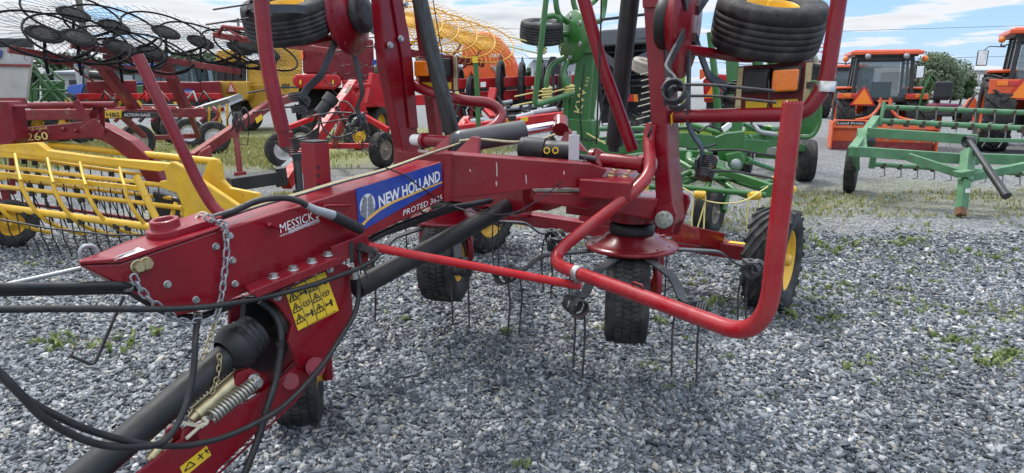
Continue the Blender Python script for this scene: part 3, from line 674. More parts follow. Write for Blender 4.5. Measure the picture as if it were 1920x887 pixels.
# far half of the frame to the left rotor
fa = MB(); fa.bar(at(1000,372,3.55)+Z*0, CL+V((.03,-.02,.19)), .15, .14); fa.bar(at(760,300,4.25), at(960,318,3.75), .14, .13); P('frame_arm', fa, M['red'], .006)
gt = MB(); gt.bar(CR+V((-.3,.2,.21)), CR+V((.12,-.04,.20)), .20, .14); gt.bar(CR+V((-.4,.25,.2)), CL+V((0,0,.19)), .16, .12); P('gearbox_tube', gt, M['red'], .008)
gh = MB(); gh.cyl(CR+Z*.13, CR+Z*.2, .12, n=24); gh.cyl(CL+Z*.13, CL+Z*.2, .12, n=24); P('rotor_neck', gh, M['red'], .004)
# masts (folded outer arms)
def prism_h(pts, off, vec, n): return [onp(x, y, off, n) for x, y in pts]
mr0 = at(1240, 330, 3.22)
def ph(x, y, off=0): return onp(x, y, mr0 + HD*off, HD)
ms = MB(); ms.prism([ph(*q) for q in ((1201,-70),(1240,-70),(1252,300),(1260,376),(1262,420),(1247,434),(1232,420),(1230,389),(1225,300))], -HD*.17); MR = P('folding_arm', ms, M['red'], .006)
gr = MB(); gr.prism([ph(*q, .006) for q in ((1203,-60),(1238,-60),(1238.8,14),(1206,15))], HD*.008); P('arm_plate', gr, M['red'], .002)
yk = MB(); yk.prism([ph(*q, -.19) for q in ((1262,355),(1290,366),(1293,378),(1272,440),(1250,440))], -HD*.025); yk.prism([ph(*q, .004) for q in ((1232,388),(1262,376),(1270,400),(1262,436),(1238,440),(1230,412))], HD*.02); P('pivot_yoke', yk, M['red'], .005)
pb = MB(); pb.lathe([(.001,.036),(.036,.036),(.042,.03),(.042,0)], ph(1247,411,.024), HD, 22); 
for k in range(6):
    t = k*math.pi/3; u, w_, a = frame(HD); pb.hexbolt(ph(1247,411,.06)+(u*math.cos(t)+w_*math.sin(t))*.026, HD, .006, .006)
P('pivot_cap', pb, mat('grey cast cap', (.34,.36,.32), .5, .3))
st = MB(); q = [(1257,216),(1266,205),(1267,224),(1258,236)]
sp_ = mr0 + SD*0; 
def psR(x, y): 
    e = ph(1251,200); return onp(x, y, e + SD*.004, SD)
st.add([psR(*k) for k in q], [(0,3,2,1)]); P('sticker', st, M['yellowdecal'])
ml0 = at(735, 307, 4.24)
def ql(x, y, off=0): return onp(x, y, ml0 + SD*off, SD)
ms = MB(); ms.prism([ql(*q) for q in ((700,-70),(737,-70),(767,60),(775,120),(784,260),(790,335),(752,335),(754,278),(722,120),(712,0))], -SD*.075); ML = P('folding_arm', ms, M['red'], .006)
m2 = MB(); m2.prism([ql(*q, .004) for q in ((722,-70),(742,-70),(770,110),(782,240),(766,240),(752,110))], SD*.012); P('arm_plate', m2, M['red'], .003)
m3 = MB(); m3.bar(ql(748,-60,-.0)-HD*.16, ql(790,270,0)-HD*.16, .07, .07); P('arm_link', m3, M['red'], .005)
bm = MB()
for x, y in ((731,85),(751,73),(760,8)): bm.hexbolt(ql(x,y,.016), SD, .016, .016)
P('bolt', bm, M['zinc'])
# hinge pins with white bushings
for a, b, w0 in ((at(1110,298,3.36), at(1213,308,3.20), at(1228,309,3.18)), (at(868,268,3.75), at(792,263,4.05), at(776,262,4.12))):
    h = MB(); h.cyl(a, b, .036, n=18); h.cyl(a-(b-a)*.02, a+(b-a)*.06, .052, n=18); h.cyl(b-(b-a)*.12, b-(b-a)*.04, .047, n=18); P('hinge_pin', h, M['red'])
    h = MB(); h.cyl(b, w0, .034, n=18); P('bushing', h, M['white'])
br = MB(); br.prism([at(*q) for q in ((800,290,3.62),(842,252,3.66),(858,256,3.66),(834,290,3.6))], V((.012,.02,0))); P('bracket_plate', br, M['red'], .003)
br = MB(); br.prism([at(*q) for q in ((846,292,3.35),(884,256,3.4),(898,258,3.4),(896,292,3.33))], V((.012,.02,0))); P('bracket_plate', br, M['red'], .003)
br = MB(); br.prism([at(*q) for q in ((1112,300,3.3),(1117,278,3.32),(1128,285,3.32),(1128,314,3.28))], V((.015,.02,0))); P('bracket_plate', br, M['red'], .003)
br = MB(); br.prism([at(*q) for q in ((1192,312,3.2),(1194,292,3.21),(1205,296,3.21),(1206,316,3.19))], V((.015,.02,0))); P('bracket_plate', br, M['red'], .003)
br = MB(); br.prism([at(*q) for q in ((1046,275,3.75),(1062,238,3.8),(1100,285,3.7))], V((.012,.02,0))); P('bracket_plate', br, M['red'], .003)

cy = MB(); cy.cyl(at(862,266,3.62), at(982,246,3.75), .062, n=24); cy.lathe([(.001,-.07),(.05,-.06),(.064,-.02),(.064,.03)], at(868,265,3.63), at(982,246,3.75)-at(862,266,3.62), 22); CY = P('hydraulic_cylinder', cy, M['greycyl'])
cr = MB(); cr.cyl(at(982,246,3.75), at(1044,236,3.82), .029, n=18); P('cylinder_rod', cr, M['chrome'], parent=CY)
ce = MB(); ce.cyl(at(1040,237,3.81), at(1052,235,3.82), .042); ce.cyl(at(1051,243,3.78), at(1051,226,3.86), .045); P('cylinder_clevis', ce, M['red'], parent=CY)
mt = MB(); mt.cyl(at(1012,281,3.42), at(1072,284,3.35), .050, n=20); mt.cyl(at(984,278,3.44), at(1022,281,3.41), .060, n=20); mt.cyl(at(978,277,3.45), at(986,278,3.44), .056, n=20); MT = P('manual_canister', mt, M['blackplastic'])
for q in ((1056,286),(1040,285),(1070,287)):
    c_ = at(q[0]-8, q[1]-2, 3.36); k = MB(); 
    ax = (at(1072,284,3.35)-at(1012,281,3.42)).normalized(); nn_ = (EYE-c_).normalized(); nn_ = (nn_-ax*nn_.dot(ax)).normalized()
    up_ = nn_.cross(ax); 
    cen = at(q[0]-8, 282.5, 3.38)+nn_*.052
    for t in range(8):
        a0, a1 = t*.785, (t+1)*.785
        k.bar(cen+(ax*math.cos(a0)+up_*math.sin(a0))*.015, cen+(ax*math.cos(a1)+up_*math.sin(a1))*.015, .005, .003, nn_)
    P('pictogram', k, M['yellowdecal'], parent=MT)
gy = MB(); gy.box(at(1076,276,3.30), .05, .03, .12); gy.box(at(1077,258,3.30), .02, .02, .06); P('latch', gy, mat('pale grey plastic latch', (.5,.5,.52), .5))
rt = MB(); rt.cyl(at(1072,292,3.34), at(1118,298,3.30), .014); P('pivot_rod', rt, M['steel'])
# black fold cylinders beside the masts
fc = MB(); fc.tube([at(1186,-40,3.55), at(1168,120,3.6), at(1152,272,3.65)], .048, 16); fc.cyl(at(1153,262,3.64), at(1150,284,3.64), .03); P('hydraulic_cylinder', fc, M['blackplastic'])
fc = MB(); fc.tube([at(778,-40,4.2), at(808,90,4.15), at(848,250,4.05)], .047, 16); P('hydraulic_cylinder', fc, M['blackplastic'])
hz = MB()
for a, b in (((800,40),(848,236)), ((795,30),(842,232))): hz.tube(spline([at(a[0]-14,-30,4.05), at(a[0]+8,a[1]+60,4.0), at(b[0]-3,b[1]-30,3.95), at(b[0]+6,b[1]+10,3.95)], 6), .011, 8)
P('hydraulic_hose', hz, M['hose'])
# guards
tube_r = .029
gp = [(1222,232,3.25),(1216,262,3.25),(1221,325,3.10),(1186,362,3.02),(1021,489,3.0),(1435,641,1.90),(1487,190,1.93)]
g = MB(); g.tube(fillet([at(*q) for q in gp], .17, 10), tube_r, 18, cap=False)
e0, e1_ = at(1486.5,196,1.93), at(1487,190,1.93); g.lathe([(tube_r,-.01),(tube_r,0),(tube_r-.006,0),(tube_r-.006,-.5)], e1_, (e1_-at(1435,641,1.90)).normalized(), 18)
P('guard_rail', g, M['redg'])
g = MB(); g.tube(fillet([at(258,104,3.55), at(375,350,3.55), at(410,405,3.55), at(560,430,3.5)], .12), tube_r*1.02, 16, cap=False); ea = at(258,104,3.55); g.lathe([(tube_r*1.02,0),(tube_r-.006,0),(tube_r-.006,-.4)], ea, (ea-at(375,350,3.55)).normalized(), 16); P('guard_rail', g, M['red'])
g = MB(); g.tube(fillet([at(484,-60,3.4), at(500,120,3.4), at(530,246,3.4)], .3), .037, 16); P('guard_rail', g, M['red'])
g = MB(); g.cyl(at(529,240,3.4), at(535,275,3.4), .03); P('guard_bracket', g, M['red'])
g = MB(); g.tube(fillet([at(1582,-60,2.95), at(1549,158,2.95), at(1515,208,2.97), at(1478,215,3.02), at(1262,218,3.3)], .22, 9), .033, 16); P('guard_rail', g, M['red'])
g = MB(); g.tube([at(1078,-60,3.45), at(1130,125,3.45), at(1187,282,3.42)], .032, 16); P('guard_rail', g, M['red'])
g = MB(); g.tube(fillet([at(760,150,4.5), at(800,172,4.4), at(872,190,4.3), at(918,192,4.3), at(944,212,4.3), at(928,240,4.2), at(850,262,4.1)], .12, 8), .034, 14); P('guard_rail', g, M['red'])
g = MB(); g.cyl(pd(688,461,.02), at(1088,537,2.82), .018, n=14); P('tie_rod', g, M['red2'])
gA, gB = at(1021,489,3.0), at(1435,641,1.90); gC = gA.lerp(gB, .22)
g = MB(); g.lathe([(.034,-.018),(.034,.018),(.030,.018),(.030,-.018)], gC, gB-gA, 22); g.lathe([(.024,-.016),(.024,.016),(.019,.016),(.019,-.016)], at(1080,535.5,2.825), at(1088,537,2.82)-pd(688,461,.02), 16); g.bar(gC - Z*.03, at(1080,531,2.825), .03, .016); P('tube_clamp', g, M['zinc'])
g = MB(); g.lathe([(.041,-.022),(.041,.022),(.033,.022),(.033,-.022)], at(1548,162,2.95), at(1551,140,2.95)-at(1548,162,2.95), 16); g.bar(at(1546,160,2.95), at(1515,160,3.12), .02, .03); P('tube_clamp', g, M['zinc'])
g = MB(); hC = gA.lerp(gB, .525); hD = (gB-gA).normalized(); g.tube(fillet([hC-hD*.03+Z*.026, hC-hD*.03+Z*.045, hC+hD*.03+Z*.045, hC+hD*.03+Z*.026], .012), .004, 6); P('guard_hook', g, M['red'])
# inner guard tube going down behind the right rotor
g = MB(); g.tube(fillet([at(1238,440,3.7), at(1236,520,3.7), at(1205,556,3.75), at(1190,540,3.8)], .1), .026, 12); g.tube(fillet([at(793,400,4.5), at(792,470,4.5), at(790,540,4.45)], .05), .026, 12); P('guard_rail', g, M['red'])
# lamp boards
def lamp_board(c, xd, yd, nd, wd, ht, lamps):
    b = MB(); b.box(c, wd, ht, .012, (xd, yd, nd)); bo = P('lamp_board', b, M['maroon'], .004)
    for s in (-1, 1):
        z_ = MB(); z_.box(c + xd*(s*wd*.46) + nd*.012, .028, ht*.95, .008, (xd, yd, nd)); P('board_strap', z_, M['brass'], .002, bo)
        h = MB(); h.box(c + xd*(s*wd*.20) + yd*ht*.16 + nd*.035, wd*.36, ht*.52, .05, (xd, yd, nd)); P('lamp_housing', h, M['blackp'], .008, bo)
        f = MB(); f.box(c + xd*(s*wd*.19) - yd*ht*.35 + nd*.010, wd*.33, ht*.2, .006, (xd, yd, nd)); P('reflector', f, M['yellowdecal'], .002, bo)
    l_ = MB(); l_.box(c + xd*(lamps*wd*.20) + yd*ht*.14 + nd*.068, wd*.34, ht*.44, .03, (xd, yd, nd)); P('amber_lamp', l_, M['amber'], .008, bo)
    k = MB(); k.box(c + xd*(-lamps*wd*.20) + yd*ht*.14 + nd*.068, wd*.34, ht*.44, .03, (xd, yd, nd)); P('lamp_lens', k, M['blackdecal'], .008, bo)
    return bo
xb = (at(1520,163,3.12)-at(1382,170,3.3)).normalized(); nb = xb.cross(Z).normalized(); nb = nb if nb.y < 0 else -nb
lamp_board((at(1520,165,3.12)+at(1382,165,3.3))/2, xb, Z, nb, (at(1520,163,3.12)-at(1382,170,3.3)).length, .22, 1)
lamp_board(at(820,138,4.42), SD, (Z-SD*.0), HD, .34, .22, -1)
# transport axle and wheels
RWc = V((1.87, 4.61, .365)); LWc = V((-.28, 6.25, .365))
ax_ = MB(); ax_.bar(RWc - SD*.16 + V((0,0,.02)), LWc + SD*.16 + V((0,0,.02)), .14, .11); ax_.bar(at(1246,430,4.3), RWc - SD*.5 + Z*.06, .12, .15, w2=.12, h2=.10); P('axle', ax_, M['red'], .008)
ya = MB(); ya.box((RWc-SD*.24)+V((0,0,.078)), .16, .05, .004, (SD, HD, Z)); P('sticker', ya, M['yellowdecal'])
wheel('transport_wheel', TED, RWc, (SD*.995+HD*.02).normalized(), .365, .27, .215, 'lug', 'rimyellow', 1)
wheel('transport_wheel', TED, LWc, SD, .365, .27, .215, 'lug', 'rimyellow', 1)
ar = MB(); ar.bar(LWc + Z*.1, TC + V((-.25,.5,.75)), .1, .12); ar.bar(RWc - SD*.4 + Z*.08, TC + V((.3,.3,.8)), .1, .12); ar.bar(LWc + SD*.5 + Z*.06, CL + V((.1,.1,.1)), .09, .1); P('axle_arm', ar, M['red'], .006)
# drive line
ds = MB(); ds.cyl(pd(668,541,-.06), pd(972,377,-.05), .045, n=24); P('drive_shaft', ds, M['blackplastic'])
db2 = MB(); db2.cyl(pd(968,379,-.05), pd(1005,372,-.05), .07, n=20); P('shaft_boot', db2, M['blackp'])
pt = MB(); pt.cyl(pd(424,668,-.05), pd(120,925,-.05), .047, .05, n=24); P('pto_shaft', pt, M['blackplastic'])
b0, b1 = pd(434,656,-.05), pd(512,600,-.05); axs = (b1-b0).normalized(); Lc = (b1-b0).length*.62
prof = [(.052,-.03),(.066,-.02),(.078,.0),(.084,.02),(.084,.03)]
x = .035
while x < Lc*.98:
    r_ = .083-.02*(x/Lc); prof += [(r_, x), (r_+.004, x+.006), (r_, x+.012), (r_-.008, x+.016)]; x += .021
cn = MB(); cn.lathe(prof, b0, axs, 32); P('shaft_boot', cn, M['blackplastic'])
gb = MB(); gb.prism(pdl([(462,556),(530,560),(545,640),(525,694),(470,694),(455,640)], -.12), -SD*.03); P('gearbox_or_shade_plate', gb, mat('black hitch opening shade', (.01,.01,.01), .6))  # black slab added as the deep shade inside the hitch opening
ib = MB(); ib.lathe([(.085,0),(.088,.05),(.07,.06),(.001,.06)], pd(500,598,-.07), axs, 24); P('input_flange', ib, mat('greasy dark casting', (.05,.045,.03), .4, .3, c2=(.16,.14,.06), c2th=.55))
# hitch bracket
fl_t = [(457,535),(603,474),(640,490),(632,484)]
hb = MB(); hb.prism([pd(468,547,.085), pd(634,482,.085), pd(606,473,.002), pd(457,535,.002)], -Z*.014); hb.prism(pdl([(468,547),(634,482),(641,492),(478,558)], .071), SD*.014); P('bracket_flange', hb, M['red'], .004)
for x, y in ((514,528),(550,513),(585,499),(615,486)):
    b1 = MB(); b1.hexbolt(pd(x, y-2, .045)+Z*.010, Z, .015, .015); P('bolt', b1, M['zinc'])
for x, y in ((555,523),(588,510),(618,505),(520,557)):
    b1 = MB(); b1.hexbolt(pd(x, y, .045), SD, .011, .012); P('bolt', b1, M['zinc'])
hp = MB(); hp.prism(pdl([(617,462),(684,437),(688,452),(686,498),(672,506),(664,500),(660,478),(640,490),(620,485)], .03), SD*.014); P('lever_plate', hp, M['red'], .003)
sl = MB()
for x in (659, 674):
    sl.prism(pdl([(x-5,463),(x-4,455),(x,452),(x+4,454),(x+5,461),(x+4,492),(x-3,494)], .0455), SD*.0012)
P('plate_slot', sl, M['blackdecal'])
hk = MB(); hk.prism(pdl([(500,556),(634,493),(654,497),(662,568),(662,590),(650,612),(612,668),(598,690),(560,690),(540,640),(548,610),(524,575)], .03), -SD*.02); hk.prism(pdl([(430,572),(455,566),(447,600),(430,612)], -.12), -SD*.015); P('hitch_bracket', hk, M['red'], .006)
hk = MB(); hk.prism(pdl([(430,562),(660,500),(655,570),(640,612),(590,690),(500,735),(470,740)], -.17), -SD*.02); P('hitch_bracket', hk, M['red'], .004)
sk = MB(); sk.prism(pdl([(534,545),(609,509),(635,582),(559,621)], .0315), SD*.001); SK = P('warning_sticker', sk, M['yellowdecal'])
o_, ux, uy = pd(534,545,.0335), pd(609,509,.0335)-pd(534,545,.0335), pd(559,621,.0335)-pd(534,545,.0335)
def sq(a, b): return o_ + ux*a + uy*b
pk = MB()
def line(a, b, w=.0035): pk.bar(sq(*a), sq(*b), w, .001, SD)
for i in range(5): line((0,i*.25+.0),(1,i*.25+.0), .0016)
for i in range(1,4): line((i*.25,0),(i*.25,1), .0016)
line((0.5,0),(0.5,1), .003)
for r_ in range(3):
    for c_ in (0, 2):
        cx_, cy_ = c_*.25+.125, .2+r_*.27; tri = [(cx_-.1,cy_+.1),(cx_+.1,cy_+.1),(cx_,cy_-.1)]
        for k in range(3): line(tri[k], tri[(k+1)%3], .004)
        line((cx_,cy_-.03),(cx_,cy_+.04), .006); line((cx_,cy_+.06),(cx_,cy_+.078), .006)
    for c_ in (1, 3):
        cx_, cy_ = c_*.25+.125, .22+r_*.27
        if (r_+c_) % 2: line((cx_-.07,cy_),(cx_+.07,cy_), .006); line((cx_-.07,cy_-.05),(cx_-.07,cy_+.05)); line((cx_+.06,cy_-.08),(cx_+.06,cy_+.08), .009)
        else:
            for (dx, dy, dx2, dy2) in ((-.07,-.05,0,-.03),(0,-.03,.07,-.05),(-.07,-.05,-.07,.05),(.07,-.05,.07,.05),(-.07,.05,0,.07),(0,.07,.07,.05),(0,-.03,0,.07)): line((cx_+dx,cy_+dy),(cx_+dx2,cy_+dy2), .003)
P('pictogram', pk, M['blackdecal'], parent=SK)
lm = MB(); lm.bar(pd(673,462,.06), pd(695,470,.06), .03, .03); lm.cyl(pd(690,468,.06), pd(706,470,.07), .012); lm.tube([pd(674,470,.06), pd(676,495,.065), pd(691,522,.08)], .005, 8); P('hose_coupler', lm, M['steel'], .003)
# swinging tongue
tn = MB(); tn.prism(pdl([(598,655),(640,640),(612,682),(557,752),(505,789),(410,881),(380,930),(215,930),(258,887),(358,811),(430,772),(491,737)], .025), -SD*.012)
tn.prism(pdl([(580,650),(600,690),(557,752),(505,789),(410,881),(380,930),(215,930),(258,887),(358,811),(430,772),(491,737)], -.16), -SD*.012)
u2 = (pd(491,737)-pd(258,887)).normalized(); n2 = SD.cross(u2); n2 = n2 if n2.z > 0 else -n2
tn.prism([pd(258,887,.013), pd(358,811,.013), pd(358,811,-.16), pd(258,887,-.16)], -n2*.012); tn.prism([pd(170,950,.013), pd(258,887,.013), pd(258,887,-.16), pd(170,950,-.16)], -n2*.012)
tn.prism([pd(380,920,.013), pd(557,752,.013), pd(557,752,-.16), pd(380,920,-.16)], n2*.012)
P('tongue', tn, M['red'], .004)
pv = MB(); pv.cyl(pd(592,688,.02), pd(592,688,.085), .036, n=20); pv.cyl(pd(592,688,.06), pd(592,688,.10), .025, n=18); pv.cyl(pd(545,715,.02), pd(545,715,.04), .03, n=18); P('pivot_boss', pv, M['red'], .003)
ear = MB()
for x in (330, 362):
    ear.prism([pd(x-20,826,-.02+(.045 if x > 340 else -.05)), pd(x-16,806,-.02+(.045 if x > 340 else -.05)), pd(x-4,798,-.02+(.045 if x > 340 else -.05)), pd(x+12,802,-.02+(.045 if x > 340 else -.05)), pd(x+16,830,-.02+(.045 if x > 340 else -.05)), pd(x-10,846,-.02+(.045 if x > 340 else -.05))], -SD*.016)
ear.prism([pd(*q, .0) for q in ((445,700),(470,690),(500,704),(508,728),(470,742),(440,722))], -SD*.02)
P('lug_plate', ear, M['red'], .004)
s1a, s1b = pd(484,713,.015), pd(394,783,.015)
s = MB(); s.coil((s1a+s1b)/2, s1a-s1b, .022, .0056, 15, (s1a-s1b).length, 6, 10); s.tube(spline([s1b, pd(385,782,.015), pd(380,790,.02), pd(388,798,.02)], 4), .0045, 6); P('tension_spring', s, mat('pale bare spring wire', (.42,.40,.34), .38, .7))
s2a, s2b = pd(440,692,-.09), pd(350,776,-.09)
s = MB(); s.coil((s2a+s2b)/2, s2a-s2b, .020, .0052, 15, (s2a-s2b).length, 6, 10); P('tension_spring', s, M['steel'])
rc = MB(); rc.cyl(pd(458,698,-.03), pd(368,777,-.03), .029, n=20); rc.cyl(pd(372,773,-.03), pd(358,787,-.03), .024, .018, n=16); RC = P('spring_rod', rc, M['brass'])
eb = MB(); eb.cyl(pd(478,712,.0), pd(484,718,.045), .012); eb.hexbolt(pd(484,718,.04), SD, .014, .01); eb.cyl(pd(478,707,.0), pd(475,711,.02), .017); P('eye_bolt', eb, M['zinc'])
sr = MB(); sr.bar(pd(333,791,.02), pd(378,799,.03), .02, .008); sr.tube(spline([pd(378,799,.03), pd(388,792,.03), pd(380,783,.02)], 4), .007, 6); sr.cyl(pd(380,795,.03), pd(350,822,.05), .006); P('tie_strap', sr, M['wood'])
pn = MB(); pn.cyl(pd(318,818,.0), pd(283,858,.0), .016); pn.cyl(pd(300,838,.0), pd(278,862,.0), .011); P('draw_pin', pn, M['brass'])
sk = MB(); sk.prism(pdl([(337,876),(387,836),(396,853),(345,895)], .0265), SD*.001); SK2 = P('warning_sticker', sk, M['yellowdecal'])
pk = MB()
tri = [(345,884),(367,866),(360,880)]
for a, b in (((346,884),(355,866)),((355,866),(366,871)),((366,871),(346,884)),((371,862),(380,850)),((372,852),(381,860)),((384,842),(391,850)),((384,848),(391,842))): pk.bar(pd(*a, .028), pd(*b, .028), .004, .001, SD)
P('pictogram', pk, M['blackdecal'], parent=SK2)
# support wheel under the hitch, jack stand socket
SWc = V((-1.02, 2.95, .215)); wheel('support_wheel', TED, SWc, (V((.98,.2,0))).normalized(), .215, .20, .11, 'block', 'rimyellow', 1)
sw = MB(); sw.tube(fillet([SWc+V((.14,.0,0)), SWc+V((.14,0,.26)), SWc+V((.1,-.1,.5)), pd(560,560,-.15)], .08), .025, 10); P('wheel_strut', sw, M['red'])
js = MB(); jb = pd(596,356,-.2); jt = pd(590,266,-.2); js.bar(jb, jt, .075, .085, SD); P('jack_socket', js, M['red'], .004)
jc = MB(); jc.bar(jt, jt+(jt-jb).normalized()*.006, .077, .087, SD); P('socket_cap', jc, M['blackp'], .002)
jh = MB()
for y in (312, 328, 346): 
    jh.disc(pd(583 if y > 0 else 0, y, -.2) + (HD*.0+SD*.044), SD, .008, 12)
P('socket_hole', jh, M['blackdecal'])
# hoses, ropes, chains
def hose(name, pts, r, m='hose', n=8, par=None): return P(name, MB().tube(spline(pts, n), r, 10), M[m], 0, par)
hose('hydraulic_hose', [pd(-60,581,.06), pd(120,579,.07), pd(330,579,.07), pd(440,568,.07), pd(560,542,.08), pd(650,512,.08), pd(690,494,.08), pd(706,482,.08), pd(704,471,.07)], .0095)
hose('hydraulic_hose', [pd(-40,548,-.02), pd(120,546,-.02), pd(235,545,-.02), pd(262,558,-.02), pd(318,588,-.04), pd(370,594,-.06), pd(430,575,-.08)], .012)
hose('hydraulic_hose', [pd(-40,538,-.0), pd(120,537,-.0), pd(245,537,-.0), pd(330,572,-.06)], .011)
hose('hydraulic_hose', [pd(-60,640,.10), pd(20,722,.12), pd(60,755,.13), pd(150,800,.13), pd(230,825,.13), pd(290,835,.13), pd(360,834,.12), pd(440,812,.12), pd(530,762,.12), pd(600,690,.12), pd(640,630,.1), pd(662,594,.08), pd(672,560,.07), pd(670,520,.06), pd(664,511,.05)], .0098)
hose('hydraulic_hose', [pd(-60,650,.14), pd(0,700,.15), pd(30,730,.16), pd(90,790,.16), pd(180,832,.15), pd(260,838,.14), pd(310,825,.13), pd(345,770,.11), pd(362,700,.09), pd(366,640,.07), pd(371,590,.0)], .0098)
hose('hydraulic_hose', [pd(488,565,-.02), pd(515,590,.0), pd(527,630,.03), pd(520,700,.045), pd(504,755,.06), pd(488,810,.07), pd(470,860,.08), pd(450,910,.08)], .0125)
hose('hydraulic_hose', [pd(400,408,-.05), pd(440,395,-.03), pd(485,376,.0), pd(530,371,.02), pd(560,377,.035), pd(578,387,.045)], .0115)
hg = MB(); hg.tube([pd(575,385,.045), pd(592,394,.05), pd(628,405,.055)], .012, 12, r2=.019); P('hose_fitting', hg, M['galv'])
hg = MB(); hg.tube([pd(624,404,.055), pd(676,430,.055)], .021, 14); P('hose_grip', hg, M['blackplastic'])
for k, (dy, m_) in enumerate(((0,'rope'), (5,'rope'), (9,'hose'))):
    hose('rope' if m_ == 'rope' else 'cable', [top(395,413+dy*.6,.02), top(480,384+dy*.6,.02), top(560,362+dy*.5,.018), top(640,338+dy*.5,.016), top(720,317+dy*.4,.016), pd(800,293+dy*.3,-.05)+Z*.01, at(862,268+dy*.2,3.5)], .0034, m_, 6)
hose('rope', [at(862,264,3.5), at(900,261,3.45), at(960,266,3.45), at(1010,262,3.5), at(1040,252,3.6)], .006, 'rope')
hose('cable', [pd(722,314,.01), pd(760,330,.02), pd(790,352,.03), pd(830,376,.02), at(880,396,2.9), at(960,400,3.0), at(1030,360,3.1), at(1080,315,3.2), at(1100,296,3.25)], .0032)
hose('cable', [at(812,0,4.0), at(835,140,3.98), at(848,250,3.95)], .003); hose('cable', [at(1128,-20,3.4), at(1126,60,3.4), at(1118,270,3.4)], .0045)
hose('cable', [pd(780,388,-.02), pd(800,400,-.02), pd(840,385,-.02)], .005); hose('cable_bundle', [pd(690,452,-.05), pd(730,432,-.05), pd(780,412,-.06), pd(836,392,-.06), at(880,384,3.3), at(920,376,3.5)], .015); hose('cable_bundle', [pd(700,444,-.09), pd(760,424,-.09), pd(826,400,-.09), at(900,378,3.5)], .013)
hose('cable', [at(1220,300,3.28), at(1210,270,3.28), at(1218,250,3.2), at(1222,236,3.2)], .006)
hose('cable', [at(1270,222,3.25), at(1340,220,3.2), at(1400,222,3.1), at(1432,215,3.1), at(1441,190,3.1), at(1441,150,3.12)], .004)
def chain(name, pts, m, step=.026, r=.0036, Lk=.036, Wd=.022):
    pts = spline(pts, 8); mb = MB(); acc = 0; k = 0
    for i in range(len(pts)-1):
        seg = pts[i+1]-pts[i]; acc += seg.length
        if acc >= step:
            acc = 0; d = seg.normalized(); nn = SD if k % 2 else SD.cross(d).normalized(); k += 1
            nn = (nn*.85 + (SD.cross(d) if k % 2 else SD)*.4); nn = (nn - d*nn.dot(d)).normalized(); c = pts[i+1]; h = (Lk-Wd)/2; lp = []
            for q in range(9): a = math.pi*q/8; lp.append(c + d*(h + math.sin(a)*Wd/2) + nn*(math.cos(a)*Wd/2))
            for q in range(9): a = math.pi*q/8; lp.append(c - d*(h + math.sin(a)*Wd/2) - nn*(math.cos(a)*Wd/2))
            lp.append(lp[0]); mb.tube(lp, r, 6, False)
    return P(name, mb, M[m])
chain('safety_chain', pdl([(246,510),(266,546),(300,577),(340,602),(374,602),(402,596),(414,562),(421,511),(425,464),(422,426),(408,417),(390,408)], .02), 'galv', .022, .0034, .034, .019)
chain('safety_chain', pdl([(412,572),(404,600),(392,640),(378,672)], -.04), 'brass', .016, .0026, .024, .015)
chain('safety_chain', pdl([(410,660),(412,680),(406,710),(398,735)], .0), 'brass', .016, .0026, .024, .015)
el = MB(); el.lathe([(.02,-.004),(.023,0),(.02,.004),(.017,0),(.02,-.004)], top(381,409,.03), (SD+HD).normalized(), 16); el.lathe([(.02,-.004),(.024,0),(.02,.004),(.016,0),(.02,-.004)], top(377,415,.02), (SD-HD*.2+Z*.4).normalized(), 16); P('chain_eye', el, M['wood'])
hk = MB(); hk.tube(spline([pd(154,490,-.10), pd(150,472,-.10), pd(158,462,-.10), pd(175,462,-.10), pd(183,472,-.1), pd(184,482,-.1)], 5), .006, 8); hk.tube([pd(-40,545,-.12), pd(152,503,-.10)], .0065, 8); P('hitch_pin', hk, M['galv'])
sk = MB(); sk.tube(fillet([pd(232,555,-.3), pd(176,686,-.3), pd(130,666,-.32)], .02), .0055, 8); P('spring_prop', sk, M['steel'])
for q in (((930,303),(932,306),(933,330),(931,332)),((985,327),(987,329),(988,345),(986,343)),((929,340),(932,340),(932,349),(930,349)),((880,318),(882,317),(883,322),(881,322)),((1056,321),(1058,320),(1059,327),(1057,328))):
    k = MB(); k.add([pg(*z_, .002) for z_ in q], [(0,1,2,3)]); P('paint_chip', k, mat('exposed primer chip', (.5,.42,.40), .7))
for a, b in (((833,288),(833,374)),((848,289),(846,376))):
    k = MB(); pts = [pg(a[0]+(b[0]-a[0])*i/24, a[1]+(b[1]-a[1])*i/24, .014+.002*(i % 2)) for i in range(25)]; k.tube(pts, .005, 6); P('weld_bead', k, M['red'])
for a, b, r_ in (((664,508),(666,522),.015),((706,482),(704,472),.014),((371,597),(371,586),.0145),((245,537),(233,537),.016)):
    k = MB(); k.cyl(pd(*a,.06 if a[0] > 600 else -.005), pd(*b,.06 if a[0] > 600 else -.005), r_, n=14); P('hose_ferrule', k, M['zinc'])
for a, b in (((524,640),(525,648)),((521,690),(520,698)),((500,768),(498,776)),((487,812),(485,820))):
    k = MB(); o_ = .04 if a[1] < 700 else .065; k.cyl(pd(*a,o_), pd(*b,o_), .0155, n=12); P('cable_tie', k, M['blackplastic'])
